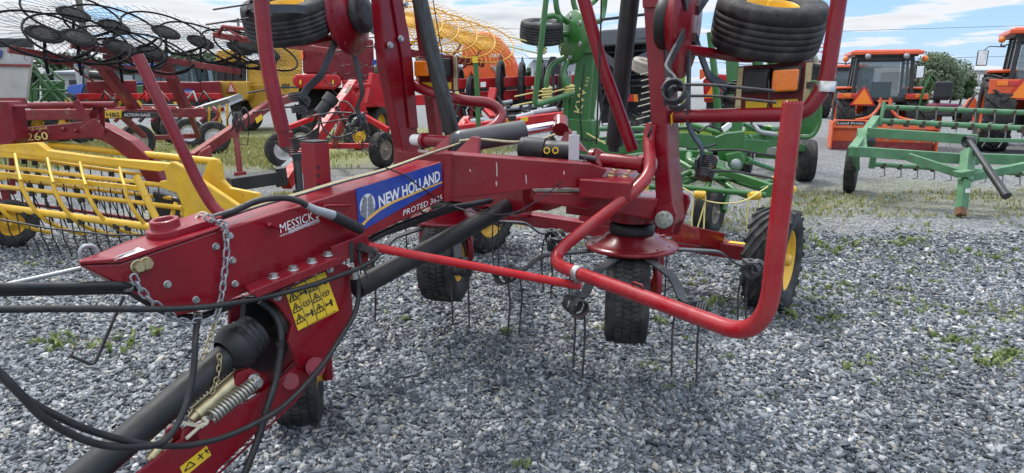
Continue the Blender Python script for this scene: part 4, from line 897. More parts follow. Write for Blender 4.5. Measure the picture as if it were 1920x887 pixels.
# ================================================================ machines parked behind
def pp(mb, pts, Y, T, dx=0):
    """slab: an outline standing at distance Y with real depth T"""
    xc = sum(p[0] for p in pts)/len(pts)
    return mb.prism([at(x, y, Y) for x, y in pts], V((dx + (xc-960)/FOC*T*.92, T, 0)))
def S(parent, name, mb, m, bevel=0): return mb.build(name, M[m] if isinstance(m, str) else m, parent, bevel)
def line(mb, pts, r, n=8, fil=0, cap=True):
    q = [at(*p) for p in pts]; return mb.tube(fillet(q, fil, 5) if fil else q, r, n, cap)
FWD = V((0, -1, 0))
def txt(body, a, b, Y, h, m, parent, name='lettering', off=.004, Y2=None, **k): return text_part(body, at(*a, Y), at(*b, Y2 or Y), h, FWD, M[m], parent, name, off=off, **k)

# ---- yellow side delivery rake
RK = thing('hay_rake', 'yellow bar reel hay rake with dark red curved beam reading 260, left edge', 'hay rake', gz(180, 462))
def yl(x, b): return b + .35 - .6*x/480
red = MB(); red.prism([at(x, y, yl(x, 6.45)) for x, y in ((-60,236),(27,241),(100,234),(162,227),(185,232),(203,241),(244,264),(272,290),(291,315),(306,345),(276,345),(262,322),(244,302),(210,275),(190,264),(169,259),(135,261),(29,270),(-60,276))], V((.03,.14,0))); S(RK, 'main_beam', red, 'maroon', .012)
q = MB(); q.prism([at(x, y, 6.5) for x, y in ((-20,190),(14,190),(22,205),(30,262),(20,272),(-20,276))], V((.02,.16,0))); S(RK, 'beam_plate', q, 'maroon', .01)
q = MB(); line(q, [(-30,201,6.6),(62,200,6.5)], .018); line(q, [(56,198,6.5),(216,196,6.35)], .03, 12); S(RK, 'lift_cylinder', q, 'maroon')
q = MB(); pp(q, [(136,192),(146,186),(152,194),(172,226),(166,236),(158,236)], 6.3, .05); S(RK, 'lift_link', q, 'maroon', .006)
q = MB(); pp(q, [(150,240),(166,226),(180,222),(196,243),(194,258),(178,258),(158,250)], 6.28, .06); pp(q, [(160,222),(183,190),(193,193),(178,226)], 6.4, .05); pp(q, [(184,196),(196,200),(197,246),(188,240)], 6.42, .06); S(RK, 'bracket_plate', q, 'maroon', .006)
q = MB()
for x, y in ((62,247),(75,248),(118,243),(142,246),(156,242),(193,247),(8,222),(10,245),(28,252),(147,194)): q.lathe([(.02,0),(.018,.012),(.001,.016)], at(x, y, yl(x, 6.43)) , FWD, 10)
S(RK, 'rivet', q, 'maroon')
txt('260', (53,264), (93,261), yl(53,6.44), .078, 'cream', RK, off=.012, bold=.015, Y2=yl(93,6.44)); txt('ROLABAR', (53,244), (91,242), yl(53,6.44), .024, 'cream', RK, off=.012, Y2=yl(91,6.44))
q = MB(); q.prism([at(x, y, yl(x, 6.15)) for x, y in ((-60,274),(70,268),(88,282),(200,297),(318,307),(322,316),(300,322),(200,313),(88,300),(-60,293))], V((0,.09,0))); S(RK, 'basket_beam', q, 'yellow', .008)
q = MB(); line(q, [(95,272,6.75),(405,303,6.35)], .035, 12); S(RK, 'basket_rail', q, 'yellow')
for a, b, Y0, Y1, r in (((-40,308),(308,348),6.75,6.15,.024),((-40,345),(342,390),6.55,6.0,.024),((-40,383),(298,428),6.15,5.65,.034),((-40,285),(285,330),7.0,6.5,.02),((-40,330),(322,372),6.9,6.4,.02)):
    q = MB(); line(q, [(*a,Y0),(*b,Y1)], r, 12); tb = S(RK, 'tine_bar', q, 'yellow')
    t_ = MB(); k_ = MB(); n = 16
    for i in range(n):
        f = (i+.5)/n; p = at(*a,Y0).lerp(at(*b,Y1), f)
        if i % 4 in (0, 1): k_.box(p-Z*.03-V((0,.02,0)), .045, .03, .05); 
        t_.tube([p-Z*.02, p-Z*(.22)+V((.01,-.01,0)), p-Z*.33+V((.02,.03,0)), p-Z*.40+V((.02,.05,0))], .006, 5)
    S(RK, 'tine_clamp', k_, 'blackp', .004); S(RK, 'rake_tines', t_, 'blackp')
q = MB(); q.prism([at(x, y, yl(x, 5.7)) for x, y in ((-60,316),(271,350),(272,360),(-60,327))], V((0,.02,0))); S(RK, 'stripper_bar', q, 'yellow', .004)
for x0 in (-30, 37, 98, 159, 233):
    q = MB(); b_ = 5.65; k = x0/480*.3
    q.tube(spline([at(x0+1,332+x0*.07,yl(x0,b_)), at(x0+6,352+x0*.08,yl(x0,b_)-.03), at(x0+24,385+x0*.08,yl(x0,b_)-.05), at(x0+52,412+x0*.08,yl(x0,b_)), at(x0+90,430+x0*.05,yl(x0,b_)+.1), at(x0+(125 if x0 < 200 else 60),438+x0*.05,yl(x0,b_)+.2)], 5), .018, 8)
    S(RK, 'stripper', q, 'yellow')
    q = MB(); line(q, [(x0+2,336+x0*.07,5.75),(x0-4,312+x0*.1,5.95),(x0-9,284+x0*.13,6.1)], .013); S(RK, 'basket_rib', q, 'yellow')
q = MB(); q.prism([at(x, y, 5.75) for x, y in ((306,314),(322,303),(340,312),(384,344),(455,392),(450,410),(400,424),(342,424),(345,395),(330,362),(300,352),(298,340),(312,338))], V((.02,.05,0))); S(RK, 'end_plate', q, 'yellow', .01)
q = MB(); q.prism([at(x, y, 5.95) for x, y in ((388,306),(394,298),(405,298),(410,306),(416,338),(430,352),(482,362),(488,374),(474,384),(440,386),(400,372),(374,344))], V((.02,.04,0))); S(RK, 'end_plate', q, 'yellow', .01)
q = MB(); line(q, [(255,330,5.7),(300,425,5.6)], .03, 10); line(q, [(330,380,6.1),(318,420,6.0)], .02); S(RK, 'basket_strut', q, 'yellow')
q = MB(); line(q, [(-20,372,7.0),(280,414,6.6)], .02); S(RK, 'drive_tube', q, 'maroon')
q = MB(); line(q, [(-20,408,5.6),(90,428,5.6),(210,441,5.55),(290,440,5.5)], .009); S(RK, 'tension_cable', q, 'blackp')
q = MB(); pp(q, [(285,360),(335,372),(338,415),(300,415)], 6.4, .25); S(RK, 'gearbox_or_shade_plate', q, 'blackp', .02)
wheel('tyre', RK, at(20,418,6.35), V((.6,-.8,0)), .225, .17, .115, 'rib', 'rimyellow', 1)
q = MB(); pp(q, [(0,356),(18,356),(24,420),(14,420)], 6.5, .08); pp(q, [(16,298),(26,290),(30,365),(18,365)], 6.7, .06); S(RK, 'wheel_leg', q, 'maroon', .01)
wheel('tyre', RK, V((at(320,395,6.8).x, 6.9, .24)), V((.8,-.6,0)), .24, .17, .12, 'rib', 'rimyellow', 1)

M['mattblack'] = mat('matt black wire', (.010,.010,.011), .8, var=.3, spec=.12, dust=0)
# ---- finger wheels for wheel rakes
def rake_wheel(root, c, a, b, Rw, wire, hoop, n=36, hub=None, spin=1):
    """hooped finger wheel spanned by unit directions a and b"""
    c = V(c); a = V(a).normalized(); b = (V(b) - a*V(b).dot(a)).normalized(); nn = a.cross(b)
    h = MB(); pts = [c + (a*math.cos(t)+b*math.sin(t))*Rw*.80 for t in [2*math.pi*i/30 for i in range(31)]]; h.tube(pts, .017 if wire == 'mattblack' else .013, 7, False)
    ho = S(root, 'rake_wheel', h, hoop)
    w_ = MB()
    for i in range(n):
        t = 2*math.pi*i/n; d = a*math.cos(t)+b*math.sin(t); e = (b*math.cos(t)-a*math.sin(t))*spin
        w_.tube([c+d*.12-e*.10+nn*.03, c+d*.30+e*.0+nn*.02, c+d*Rw*.80, c+d*Rw*.97+e*.03, c+d*Rw*1.03+e*.09], .0036 if wire == 'mattblack' else .0052, 3, False)
    for j in range(7):
        pts = [c + (a*math.cos(t)+b*math.sin(t))*(.06+j*.024) + nn*.02 for t in [2*math.pi*i/16 for i in range(17)]]; w_.tube(pts, .011, 4, False)
    S(ho, 'wire_fingers', w_, wire); k = MB(); kr = .24 if wire == 'mattblack' else .11; k.lathe([(.001,.035),(kr*.5,.03),(kr*.95,.022),(kr,.012),(.001,.005)], c, nn, 18); S(ho, 'hub', k, M[wire])
    return ho
WA, WB = V((.87,-.05,-.50)), V((.15,.95,.27))
HS = thing('wheel_rake', 'faded red folded wheel rake with black finger wheels and a yellow and black lettered beam', 'wheel rake', gz(300, 272))
q = MB(); q.bar(at(15,92,9.6), at(327,144,11.2), .10, .10); S(HS, 'rake_boom', q, 'redold', .008)
q = MB(); q.bar(at(133,84,10.6), at(450,135,12.4), .10, .10); S(HS, 'rake_boom', q, 'redold', .008)
q = MB(); q.bar(at(80,108,10.0)-Z*.02, at(135,117,10.2)-Z*.02, .02, .08); S(HS, 'perforated_plate', q, 'redold'); q = MB(); q.bar(at(192,103,11)-Z*.02, at(250,112,11.2)-Z*.02, .02, .08); S(HS, 'perforated_plate', q, 'redold')
for a, b, Y in (((188,120),(256,208),11.2),((305,108),(352,212),12.0)):
    q = MB(); q.bar(at(*a,Y), at(*b,Y+.6), .16, .14); q.bar(at(a[0]-14,a[1]+4,Y-.1), at(a[0]+14,a[1]+4,Y-.1), .16, .10); S(HS, 'boom_post', q, 'redold', .008)
q = MB(); line(q, [(118,115,10.2),(215,180,11)], .015); line(q, [(236,110,11),(262,140,11.2)], .015); S(HS, 'brace', q, 'redold')
q = MB(); q.bar(at(-20,216,11.3), at(200,214,11.6), .14, .17); q.bar(at(198,214,11.6), at(385,211,11.8), .12, .15); S(HS, 'frame_beam', q, 'redold', .01)
q = MB(); q.prism([at(x, y, 11.48) for x, y in ((197,208),(227,208),(227,221),(197,221))], V((0,.12,0))); S(HS, 'decal', q, 'yellowdecal')
q = MB(); q.prism([at(x, y, 11.5) for x, y in ((227,209),(292,211),(300,217),(303,220),(227,220))], V((0,.02,0))); S(HS, 'decal', q, 'blackdecal')
txt('H&S', (200,219), (225,219), 11.42, .075, 'blackdecal', HS, bold=.03); txt('ACTION RAKE', (233,218), (282,218.5), 11.44, .05, 'white', HS, bold=.01)
q = MB(); q.bar(at(225,214,11.6), at(270,255,12.6), .09, .09); q.bar(at(352,205,12.3), at(372,255,13.6), .08, .09); q.bar(at(222,206,12), at(262,250,15.5), .08, .08); S(HS, 'wheel_leg', q, 'redold', .008)
for x, y, Y, ri in ((255,250,14.2,'dirtrim'),(352,238,16.5,'silver'),(400,249,15.2,'silver')):
    c = at(x, y, Y); c.z = .36; c = V((c.x, c.y, .36)); wheel('tyre', HS, c, V((.55,-.83,0)) if x != 255 else V((.75,-.65,0)), .36, .2, .2, 'rib', ri, 1)
q = MB(); q.bar(V((at(255,250,14.2).x,14.4,.4)), V((at(400,249,15.2).x,15.4,.4)), .1, .1); S(HS, 'axle', q, 'redold')
for x, y, Y, r in ((138,28,10.9,.72),(214,52,11.3,.74),(311,62,12.2,.74),(376,80,12.6,.74),(449,92,13.0,.72),(84,66,9.7,.68),(147,72,10.0,.70),(225,90,10.6,.66),(285,100,11.4,.64)):
    c = at(x, y, Y); rake_wheel(HS, c, WA, WB, r*1.18, 'mattblack', 'mattblack', 32)
    q = MB(); q.tube(fillet([c, c+V((.02,-.1,-.28)), c+V((.0,-.05,-.52))], .1), .022, 7); q.tube(spline([c+V((.02,-.1,-.25)), c+V((.22,-.2,-.36)), c+V((.6,-.2,-.28)), c+V((.72,-.1,-.18))], 4), .022, 7); S(HS, 'wheel_arm', q, 'mattblack')
# ---- grey gravity wagon, far left
GW = thing('gravity_wagon', 'light grey rust stained sheet metal wagon box at the left edge', 'wagon', gz(20, 205))
q = MB(); q.prism([at(x, y, 14) for x, y in ((-70,86),(62,88),(55,140),(48,192),(-70,192))], V((-1.5,2.2,0))); S(GW, 'box', q, 'grey', .02)
q = MB(); q.prism([at(x, y, 13.97) for x, y in ((-70,70),(60,72),(62,88),(-70,88))], V((-1.5,2.2,0))); S(GW, 'tarp_roll', q, 'blackp', .02); q = MB(); q.prism([at(x, y, 13.95) for x, y in ((-70,94),(2,94),(0,108),(-70,118))], V((0,.03,0))); S(GW, 'decal', q, 'blue')
q = MB()
for y in (121,): q.bar(at(-70,y,13.97), at(58,y+2,13.97), .03, .05)
q.bar(at(-70,190,14), at(48,190,14), .1, .14); q.bar(at(0,190,14.2), V((at(0,190,14.2).x,14.2,.05)), .1, .1); q.bar(at(40,190,14.2), V((at(40,190,14.2).x,14.2,.05)), .1, .1); S(GW, 'chassis', q, 'redold', .006)
# ---- green harvester header
GH = thing('forage_harvester', 'dark green harvesting machine with thin braces beside the grey wagon', 'harvester', gz(95, 205))
q = MB(); pp(q, [(74,150),(120,152),(120,190),(80,190)], 18, 1.4); pp(q, [(52,158),(72,155),(72,190),(52,190)], 18.2, 1.2); S(GH, 'body', q, 'darkgreen', .03)
q = MB()
for a, b in (((62,122),(130,190)),((66,135),(112,190)),((50,172),(74,150)),((76,190),(108,156)),((60,168),(125,170)),((56,150),(60,195)),((65,108),(120,152)),((48,195),(135,195)),((92,205),(92,190)),((60,208),(60,190)),((128,205),(128,190))): line(q, [(*a,17.8),(*b,17.8)], .035, 6)
S(GH, 'frame', q, 'darkgreen'); q = MB(); pp(q, [(70,128),(78,126),(86,132),(78,140)], 17.7, .05); S(GH, 'document_tube', q, 'white', .01)
for x in (68, 118): q = MB(); c = at(x, 196, 18.6); wheel('tyre', GH, V((c.x, 18.4, .42)), V((1,-.2,0)), .42, .3, .22, 'lug', 'rimyellow', 1)
# ---- red mower conditioners, second row
RM = thing('mower_conditioner', 'long dull red mower conditioner with a blue and white label, far left row', 'mower', gz(300, 205))
q = MB(); pp(q, [(160,152),(255,150),(258,188),(165,192)], 20, 1.6); S(RM, 'side_shield', q, 'maroon', .04); q = MB(); pp(q, [(268,152),(375,154),(378,172),(382,192),(268,190)], 20.3, 1.5); S(RM, 'front_shield', q, 'maroon', .04); q = MB(); pp(q, [(376,153),(412,152),(418,185),(380,190)], 20.0, 1.7); S(RM, 'end_shield', q, 'maroon', .04)
q = MB(); q.bar(at(146,181,19.6), at(415,180,19.6), .1, .16); line(q, [(148,178,19.6),(150,200,19.6)], .06); line(q, [(412,178,19.6),(412,200,19.6)], .06); S(RM, 'carrier_beam', q, 'red2', .01)
q = MB(); pp(q, [(333,167),(361,167),(363,175),(337,175)], 20.27, .03); S(RM, 'decal', q, 'bluedecal'); txt('NEW HOLLAND', (338,174), (360,174), 20.25, .07, 'white', RM)
q = MB(); line(q, [(215,150,19.8),(190,142,19.8),(170,140,19.8)], .12, 8); line(q, [(240,176,19.7),(225,155,19.7)], .05); line(q, [(268,200,19.7),(345,200,19.7)], .07); S(RM, 'drive_line', q, 'blackp')
for k in range(9):
    q = MB(); x = 190+k*23; line(q, [(x,186,19.4),(x+random.uniform(-8,14),172,19.4),(x+random.uniform(8,24),190,19.4)], .035, 6); S(RM, 'linkage', q, random.choice(('redold','galv','blackp','red2')))
for x in (180, 300, 395): c = at(x, 200, 20.4); wheel('tyre', RM, V((c.x, 20.4, .34)), V((1,-.3,0)), .34, .24, .18, 'rib', 'dirtrim', 1)
TF = thing('tillage_frame', 'low red frame with upright shanks under the black and yellow lettered beam', 'field tool', gz(300, 222))
for a, b in (((110,206,17.5),(420,204,18)),((118,214,17),(330,213,17.4)),((60,200,18),(150,206,17.5))): q = MB(); q.bar(at(*a), at(*b), .12, .13); S(TF, 'frame_beam', q, 'red2', .01)
for k in range(13):
    x = 124+k*23; q = MB(); q.tube(spline([at(x,202,17.3), at(x+6,208,17.2), at(x+8,218,17.2), at(x-1,228,17.1)], 4), .045, 7); S(TF, 'shank', q, random.choice(('redold','blackp','maroon')))
for x in (150, 322): c = at(x, 215, 17.6); wheel('tyre', TF, V((c.x, 17.6, .33)), V((.8,-.6,0)), .33, .22, .18, 'rib', 'dirtrim', 1)
# ---- ramp deck
RP = thing('loading_ramp', 'blue grey sheet metal ramp tilted up on a yellow frame', 'ramp', gz(395, 238))
q = MB(); q.prism([at(354,206,17), at(425,185,18.0), at(432,192,18.2), at(432,198,18.1), at(362,216,17.2), at(352,213,17)], V((0,.9,.12))); S(RP, 'deck', q, 'galv', .006)
q = MB()
for x in (365, 392, 412, 426): line(q, [(x,208-(x-360)*.2,17.4),(x,238,17.4)], .03, 6)
S(RP, 'leg', q, 'rimyellow')

# ---- yellow round baler
YB = thing('round_baler', 'tall ochre yellow round baler numbered 604 with a warning triangle on its tailgate', 'baler', gz(480, 232))
q = MB(); pp(q, [(405,99),(412,94),(440,93),(456,97),(462,116),(405,116)], 21.6, 2.0); S(YB, 'hood', q, 'baleryellow', .05)
q = MB(); pp(q, [(406,116),(462,116),(462,152),(406,152)], 21.9, 1.5); S(YB, 'bale_chamber', q, 'blackp', .02)
q = MB()
for x in (420, 434): q.bar(at(x,117,21.85), at(x,151,21.85), .03, .03, V((0,1,0)))
S(YB, 'belt_guide', q, 'steel')
q = MB(); q.prism([at(x, y, 21.5) for x, y in ((405,152),(464,152),(466,178),(462,188),(446,189),(420,187),(408,180),(405,170))], V((0,.7,0))); S(YB, 'tailgate', q, 'baleryellow', .05)
q = MB(); pp(q, [(462,117),(500,115),(506,92),(530,86),(566,84),(568,190),(520,196),(478,216),(464,188)], 22.0, 2.2); S(YB, 'side_panel', q, 'baleryellow', .04)
q = MB(); pp(q, [(514,132),(520,127),(567,127),(567,191),(512,191)], 21.7, .5); S(YB, 'side_door', q, 'baleryellow', .06)
q = MB(); q.bar(at(463,160,21.8), at(512,160,21.8), .06, .05); q.bar(at(500,92,21.9), at(500,158,21.9), .05, .05, V((0,1,0))); S(YB, 'panel_rib', q, 'baleryellow', .01)
q = MB(); pp(q, [(523,178),(556,177),(556,181),(523,182)], 21.66, .05); S(YB, 'vent_slot', q, 'blackp')
q = MB(); q.prism([at(x, y, 21.45) for x, y in ((424,174),(432,153),(443,174))], V((0,.04,0))); SM = S(YB, 'warning_triangle', q, mat('dull red triangle border', (.5,.05,.05), .5)); q = MB(); q.prism([at(x, y, 21.42) for x, y in ((428,172),(432,158),(439,172))], V((0,.03,0))); S(SM, 'triangle_centre', q, mat('faded pink triangle', (.75,.55,.5), .5))
txt('604', (528,166), (543,166), 21.67, .17, 'blackdecal', YB, bold=.03); txt('SERIES N', (530,171), (541,171), 21.67, .035, 'blackdecal', YB); txt('VERMEER', (424,111), (444,111), 21.58, .09, 'blackdecal', YB)
c = at(455, 205, 22); wheel('tyre', YB, V((c.x, 22.4, .5)), V((.9,-.45,0)), .5, .42, .25, 'rib', 'rimyellow', 1); c = at(560, 205, 22); wheel('tyre', YB, V((c.x, 23.2, .5)), V((.9,-.45,0)), .5, .42, .25, 'rib', 'rimyellow', 1)
q = MB(); pp(q, [(428,190),(470,190),(486,226),(440,232)], 22.2, 1.2); S(YB, 'mudguard', q, 'blackp', .06)
# ---- red round baler
RB = thing('round_baler', 'dull red round baler with rounded lower guard, right of the yellow baler', 'baler', gz(640, 240))
q = MB(); pp(q, [(566,84),(590,74),(640,66),(700,74),(704,180),(660,180),(632,140),(568,138)], 18.2, 2.0); S(RB, 'tailgate', q, 'maroon', .05)
q = MB(); pp(q, [(548,146),(556,139),(632,139),(640,146),(640,160),(628,168),(560,166),(549,158)], 17.8, .9); S(RB, 'bumper', q, 'red2', .06); q = MB()
for x in (563, 624): pp(q, [(x-1.5,150),(x+2,150),(x+2,158),(x-1.5,158)], 17.77, .04)
S(RB, 'reflector', q, 'yellowdecal'); q = MB(); pp(q, [(562,96),(568,95),(569,110),(563,111)], 18.1, .1); S(RB, 'amber_lamp', q, 'amber', .01)
q = MB(); pp(q, [(640,150),(720,150),(722,200),(650,204)], 18.0, 1.8); S(RB, 'pickup', q, 'red2', .03); q = MB(); pp(q, [(698,112),(712,112),(712,122),(698,122)], 18.1, .03); S(RB, 'decal', q, 'bluedecal')
q = MB(); pp(q, [(560,164),(700,166),(704,214),(640,222),(560,206)], 18.5, 1.4); S(RB, 'chassis', q, 'mattblack', .03)
for x in (585, 700): c = at(x, 220, 18.4); wheel('tyre', RB, V((c.x, 18.8, .48)), V((1,-.3,0)), .48, .4, .22, 'rib', 'rimyellow', 1)
q = MB()
for k in range(26):
    x = random.uniform(600, 690); y = random.uniform(105, 170); line(q, [(x,y-16,17.2),(x-3,y,17.2),(x+8,y+12,17.2),(x+18,y+10,17.2)], .008, 4)
S(RB, 'pickup_tines', q, 'steel')
# ---- second wheel rake (dark red boom across the yellow baler)
WR = thing('wheel_rake', 'dark red folded rake boom crossing before the ochre baler, with jack stand', 'wheel rake', gz(452, 325))
q = MB(); q.bar(at(403,66,12.5), at(640,99,11.6), .11, .10); S(WR, 'rake_boom', q, 'redold', .008)
q = MB(); line(q, [(410,63,12.4),(418,50,12.3),(474,56,12.2)], .035); line(q, [(424,53,12.3),(460,74,12.2)], .025); line(q, [(570,78,11.9),(596,92,11.8)], .03); line(q, [(560,77,12),(630,78,12)], .04); S(WR, 'boom_strut', q, 'redold')
q = MB(); q.bar(at(360,297,9.6), at(505,196,11.8), .11, .15); q.bar(at(505,196,11.8), at(560,180,14), .12, .14); S(WR, 'tongue', q, 'redold', .01)
q = MB(); pp(q, [(368,296),(376,284),(394,274),(398,296),(388,306),(366,302)], 9.5, .22); S(WR, 'hitch', q, 'redold', .02)
q = MB(); q.cyl(at(440,225,10.3), at(450,328,10.0), .042); q.cyl(at(450,322,10.0), at(451,329,10.0), .09); S(WR, 'jack_stand', q, 'redold')
q = MB(); pp(q, [(478,222),(490,214),(494,222),(482,232)], 10.9, .01); S(WR, 'sticker', q, 'yellowdecal')
q = MB()
for k in range(14):
    x = random.uniform(432, 452); line(q, [(x,210,10.1),(x+random.uniform(-8,8),225,10.0),(x+random.uniform(-6,12),random.uniform(236,250),10.05)], .010, 6)
q.tube([at(462,222,10.2)+V((math.cos(t)*.06,-.06,math.sin(t)*.16)) for t in [i*.42 for i in range(16)]], .014, 6)
line(q, [(452,228,9.95),(466,248,9.95),(464,272,9.95),(450,270,9.95)], .008); S(WR, 'hose_bundle', q, 'hose')
for x, y, Y, r in ((462,88,12.8,.62),(500,100,12.4,.6)): rake_wheel(WR, at(x,y,Y), WA, WB, r*1.15, 'mattblack', 'mattblack', 32)
q = MB(); line(q, [(500,112,12.6),(448,120,12.8),(440,100,12.8)], .03); S(WR, 'wheel_arm', q, 'blackp')
c = at(545,230,14); wheel('tyre', WR, V((c.x, 14.5, .34)), V((.6,-.8,0)), .34, .2, .19, 'rib', 'silver', 1)
# ---- bright red rake with hydraulic canister
BR = thing('rake_tongue', 'bright red implement tongue rising on a black hitch beam, black canister on top', 'hay rake', gz(560, 352))
q = MB(); q.bar(at(534,345,8.6), at(664,158,10.8), .14, .17); S(BR, 'tongue', q, 'red2', .01)
q = MB(); q.bar(at(648,162,10.7), at(690,160,10.9), .3, .06); pp(q, [(640,200),(662,170),(684,200),(690,212),(660,214)], 10.5, .12); q.bar(at(690,165,11.2), at(730,175,11.4), .18, .5); S(BR, 'tongue_head', q, 'red2', .01)
q = MB(); q.bar(at(430,346,8.0), at(526,332,8.5), .15, .16); pp(q, [(516,316),(536,314),(540,348),(518,352)], 8.4, .2); S(BR, 'hitch_beam', q, 'blackp', .01)
q = MB(); q.bar(at(533,242,9.6), at(606,214,10.4), .07, .07); q.bar(at(672,212,10.4), at(728,244,10.2), .08, .08); S(BR, 'side_arm', q, 'red2', .01)
q = MB(); pp(q, [(528,250),(548,246),(552,262),(534,268)], 9.4, .1); line(q, [(540,262,9.5),(560,330,8.9)], .05); S(BR, 'bracket', q, 'maroon', .01)
q = MB(); q.cyl(at(598,214,9.3), at(622,184,9.4), .085, n=18); q.cyl(at(614,194,9.37), at(624,181,9.42), .105, n=18); S(BR, 'canister', q, 'blackplastic')
q = MB(); q.cyl(at(556,294,8.6), at(562,360,8.5), .05); q.cyl(at(555,288,8.6), at(557,300,8.6), .065); q.cyl(at(561,356,8.5), at(562,364,8.5), .08); S(BR, 'jack_stand', q, 'blackp')
q = MB(); q.prism([at(x, y, 8.55) for x, y in ((528,310),(546,294),(550,300),(532,318))], V((0,-.02,0))); S(BR, 'sticker', q, 'white'); q = MB(); q.prism([at(x, y, 10.1) for x, y in ((646,174),(655,160),(660,163),(651,177))], V((0,-.02,0))); S(BR, 'sticker', q, 'wood')
q = MB()
for k in range(7): line(q, [(515+k*2,266+k*2,9.2),(540,262+k*4,9.0),(572,256+k*5,9.0),(596,240+k*3,9.1),(600,222,9.2)], .012, 6)
q.tube(spline([at(590,225,9.1), at(598,214,9.0), at(606,240,9.0), at(628,258,9.0), at(660,250,9.1), at(690,236,9.3)], 5), .014, 6); q.tube(spline([at(660,250,9.1), at(672,225,9.2), at(655,195,9.4), at(640,190,9.5)], 5), .012, 6); line(q, [(618,224,9.2),(632,210,9.2),(638,190,9.3)], .010); S(BR, 'hydraulic_hose', q, 'hose')
q = MB()
for k in range(9):
    c = at(628+k*3.2, 196+k*6, 9.6); q.lathe([(.03,-.012),(.045,0),(.03,.012)], c, V((.4,.3,-.6)), 10)
S(BR, 'bellows', q, 'blackplastic')
for x, Y, a, ri in ((532,12.6,V((.5,-.86,0)),'silver'),(718,12.6,V((.9,-.43,0)),'dirtrim'),(672,16,V((.75,-.66,0)),'rimyellow')):
    c = at(x, 290, Y); wheel('tyre', BR, V((c.x, Y, .34)), a, .34, .2, .19, 'rib', ri, 1)
q = MB(); q.bar(V((at(532,290,12.6).x,12.7,.4)), V((at(718,290,12.6).x,12.7,.4)), .1, .1); q.bar(at(650,210,10.6), V((at(625,290,12.6).x,12.7,.42)), .1, .1); S(BR, 'axle', q, 'red2', .01)
q = MB()
for k in range(30):
    x = random.uniform(610, 740); y = random.uniform(225, 285); line(q, [(x,y-12,11.8),(x-2,y,11.8),(x+8,y+9,11.7),(x+15,y+4,11.7)], .008, 4)
S(BR, 'rake_tines', q, 'steel')
# ---- yellow finger wheel rake
YR = thing('wheel_rake', 'wheel rake with a row of large yellow finger wheels raised before the orange baler', 'wheel rake', gz(860, 262))
for x, y, Y, r in ((762,38,11.4,.74),(795,48,11.8,.74),(832,60,12.2,.74),(868,72,12.6,.74),(905,82,13.0,.74)):
    c = at(x, y, Y); rake_wheel(YR, c, V((.9,-.25,-.36)), V((.25,.80,.54)), r, 'wtine', 'wtine', 44, spin=-1)
    q = MB(); q.tube(fillet([c, c+V((-.08,-.15,-.22)), at(x-38,y+46,Y-.2)], .1), .024, 7); S(YR, 'wheel_arm', q, 'redold')
q = MB(); q.bar(at(720,92,11.2), at(905,120,12.8), .11, .12); q.bar(at(850,118,12.3), at(862,240,12.6), .12, .12); q.bar(at(740,100,11.4), at(745,230,12), .12, .12); S(YR, 'rake_boom', q, 'maroon', .01)
q = MB(); q.bar(at(846,110,9), at(858,180,9), .03, .05); S(YR, 'strap', q, 'cream')
for x in (770, 880): c = at(x, 250, 12.5); wheel('tyre', YR, V((c.x, 12.6, .34)), V((.9,-.4,0)), .34, .2, .19, 'rib', 'dirtrim', 1)
# ---- orange domed baler
OB = thing('round_baler', 'orange domed baler side shield behind the black finger wheels', 'baler', gz(920, 232))
q = MB(); pp(q, [(868,150),(866,90),(880,66),(900,58),(918,60),(936,69),(952,86),(964,104),(972,122),(976,136),(976,152),(940,160)], 17, 1.9); S(OB, 'side_shield', q, 'orange', .12)
txt('KUBOTA', (919,107), (943,108), 16.98, .085, 'white', OB, bold=.02); q = MB(); pp(q, [(920,124),(926,122),(940,138),(960,148),(958,152),(936,146)], 16.94, .08); S(OB, 'trim', q, 'galv', .02); q = MB(); pp(q, [(870,150),(980,150),(976,190),(876,190)], 17.3, 1.4); S(OB, 'chassis', q, 'blackp', .03)
for x in (885, 962): c = at(x, 200, 17.5); wheel('tyre', OB, V((c.x, 17.8, .48)), V((1,-.1,0)), .48, .4, .22, 'rib', 'dirtrim', 1)
# ---- red rake with black wheels seen edge on
RR = thing('wheel_rake', 'bright red twin beam rake with upright black finger wheels, beside the green post', 'wheel rake', gz(960, 268))
for a, b, h in (((845,158,11.0),(1075,149,12.0),.16),((780,188,10.8),(1060,173,12.0),.16),((850,246,9.2),(1062,218,10.4),.15)):
    q = MB(); q.bar(at(*a), at(*b), .14, h); S(RR, 'frame_beam', q, 'red2', .01)
q = MB(); q.bar(at(925,166,10.6), at(916,210,10.4), .12, .06); q.bar(at(912,206,10.4), at(925,220,10.2), .1, .06); q.bar(at(876,222,9.6), at(858,246,9.3), .1, .08); q.bar(at(872,225,9.5), at(886,240,9.4), .06, .06); S(RR, 'frame_post', q, 'red2', .008)
for x, y0, y1, Y in ((883,136,212,11.0),(939,104,208,11.2),(979,108,205,11.4),(1017,112,196,11.6),(1051,118,196,11.8),(905,150,206,12.2),(862,120,200,12.2)):
    c = at(x, (y0+y1)/2, Y); r = (at(x,y0,Y)-at(x,y1,Y)).length/2; rake_wheel(RR, c, V((.12,.99,0)), Z, r*.98, 'mattblack', 'mattblack', 36)
    h = MB(); h.lathe([(r*.70,-.03),(r*.80,-.04),(r*.86,0),(r*.80,.04),(r*.70,.03)], c, V((.99,-.12,0)), 28); S(RR, 'wheel_band', h, 'rubber')
q = MB()
for a, b, r in (((865,232,9.6),(905,226,9.8),.045),((958,224,10),(1000,214,10.1),.045),((995,213,10.2),(1042,205,10.4),.045),((900,200,10.6),(960,190,10.8),.03),((930,206,10.5),(1030,196,10.8),.03)): line(q, [a, b], r)
S(RR, 'drive_tube', q, 'galv'); q = MB()
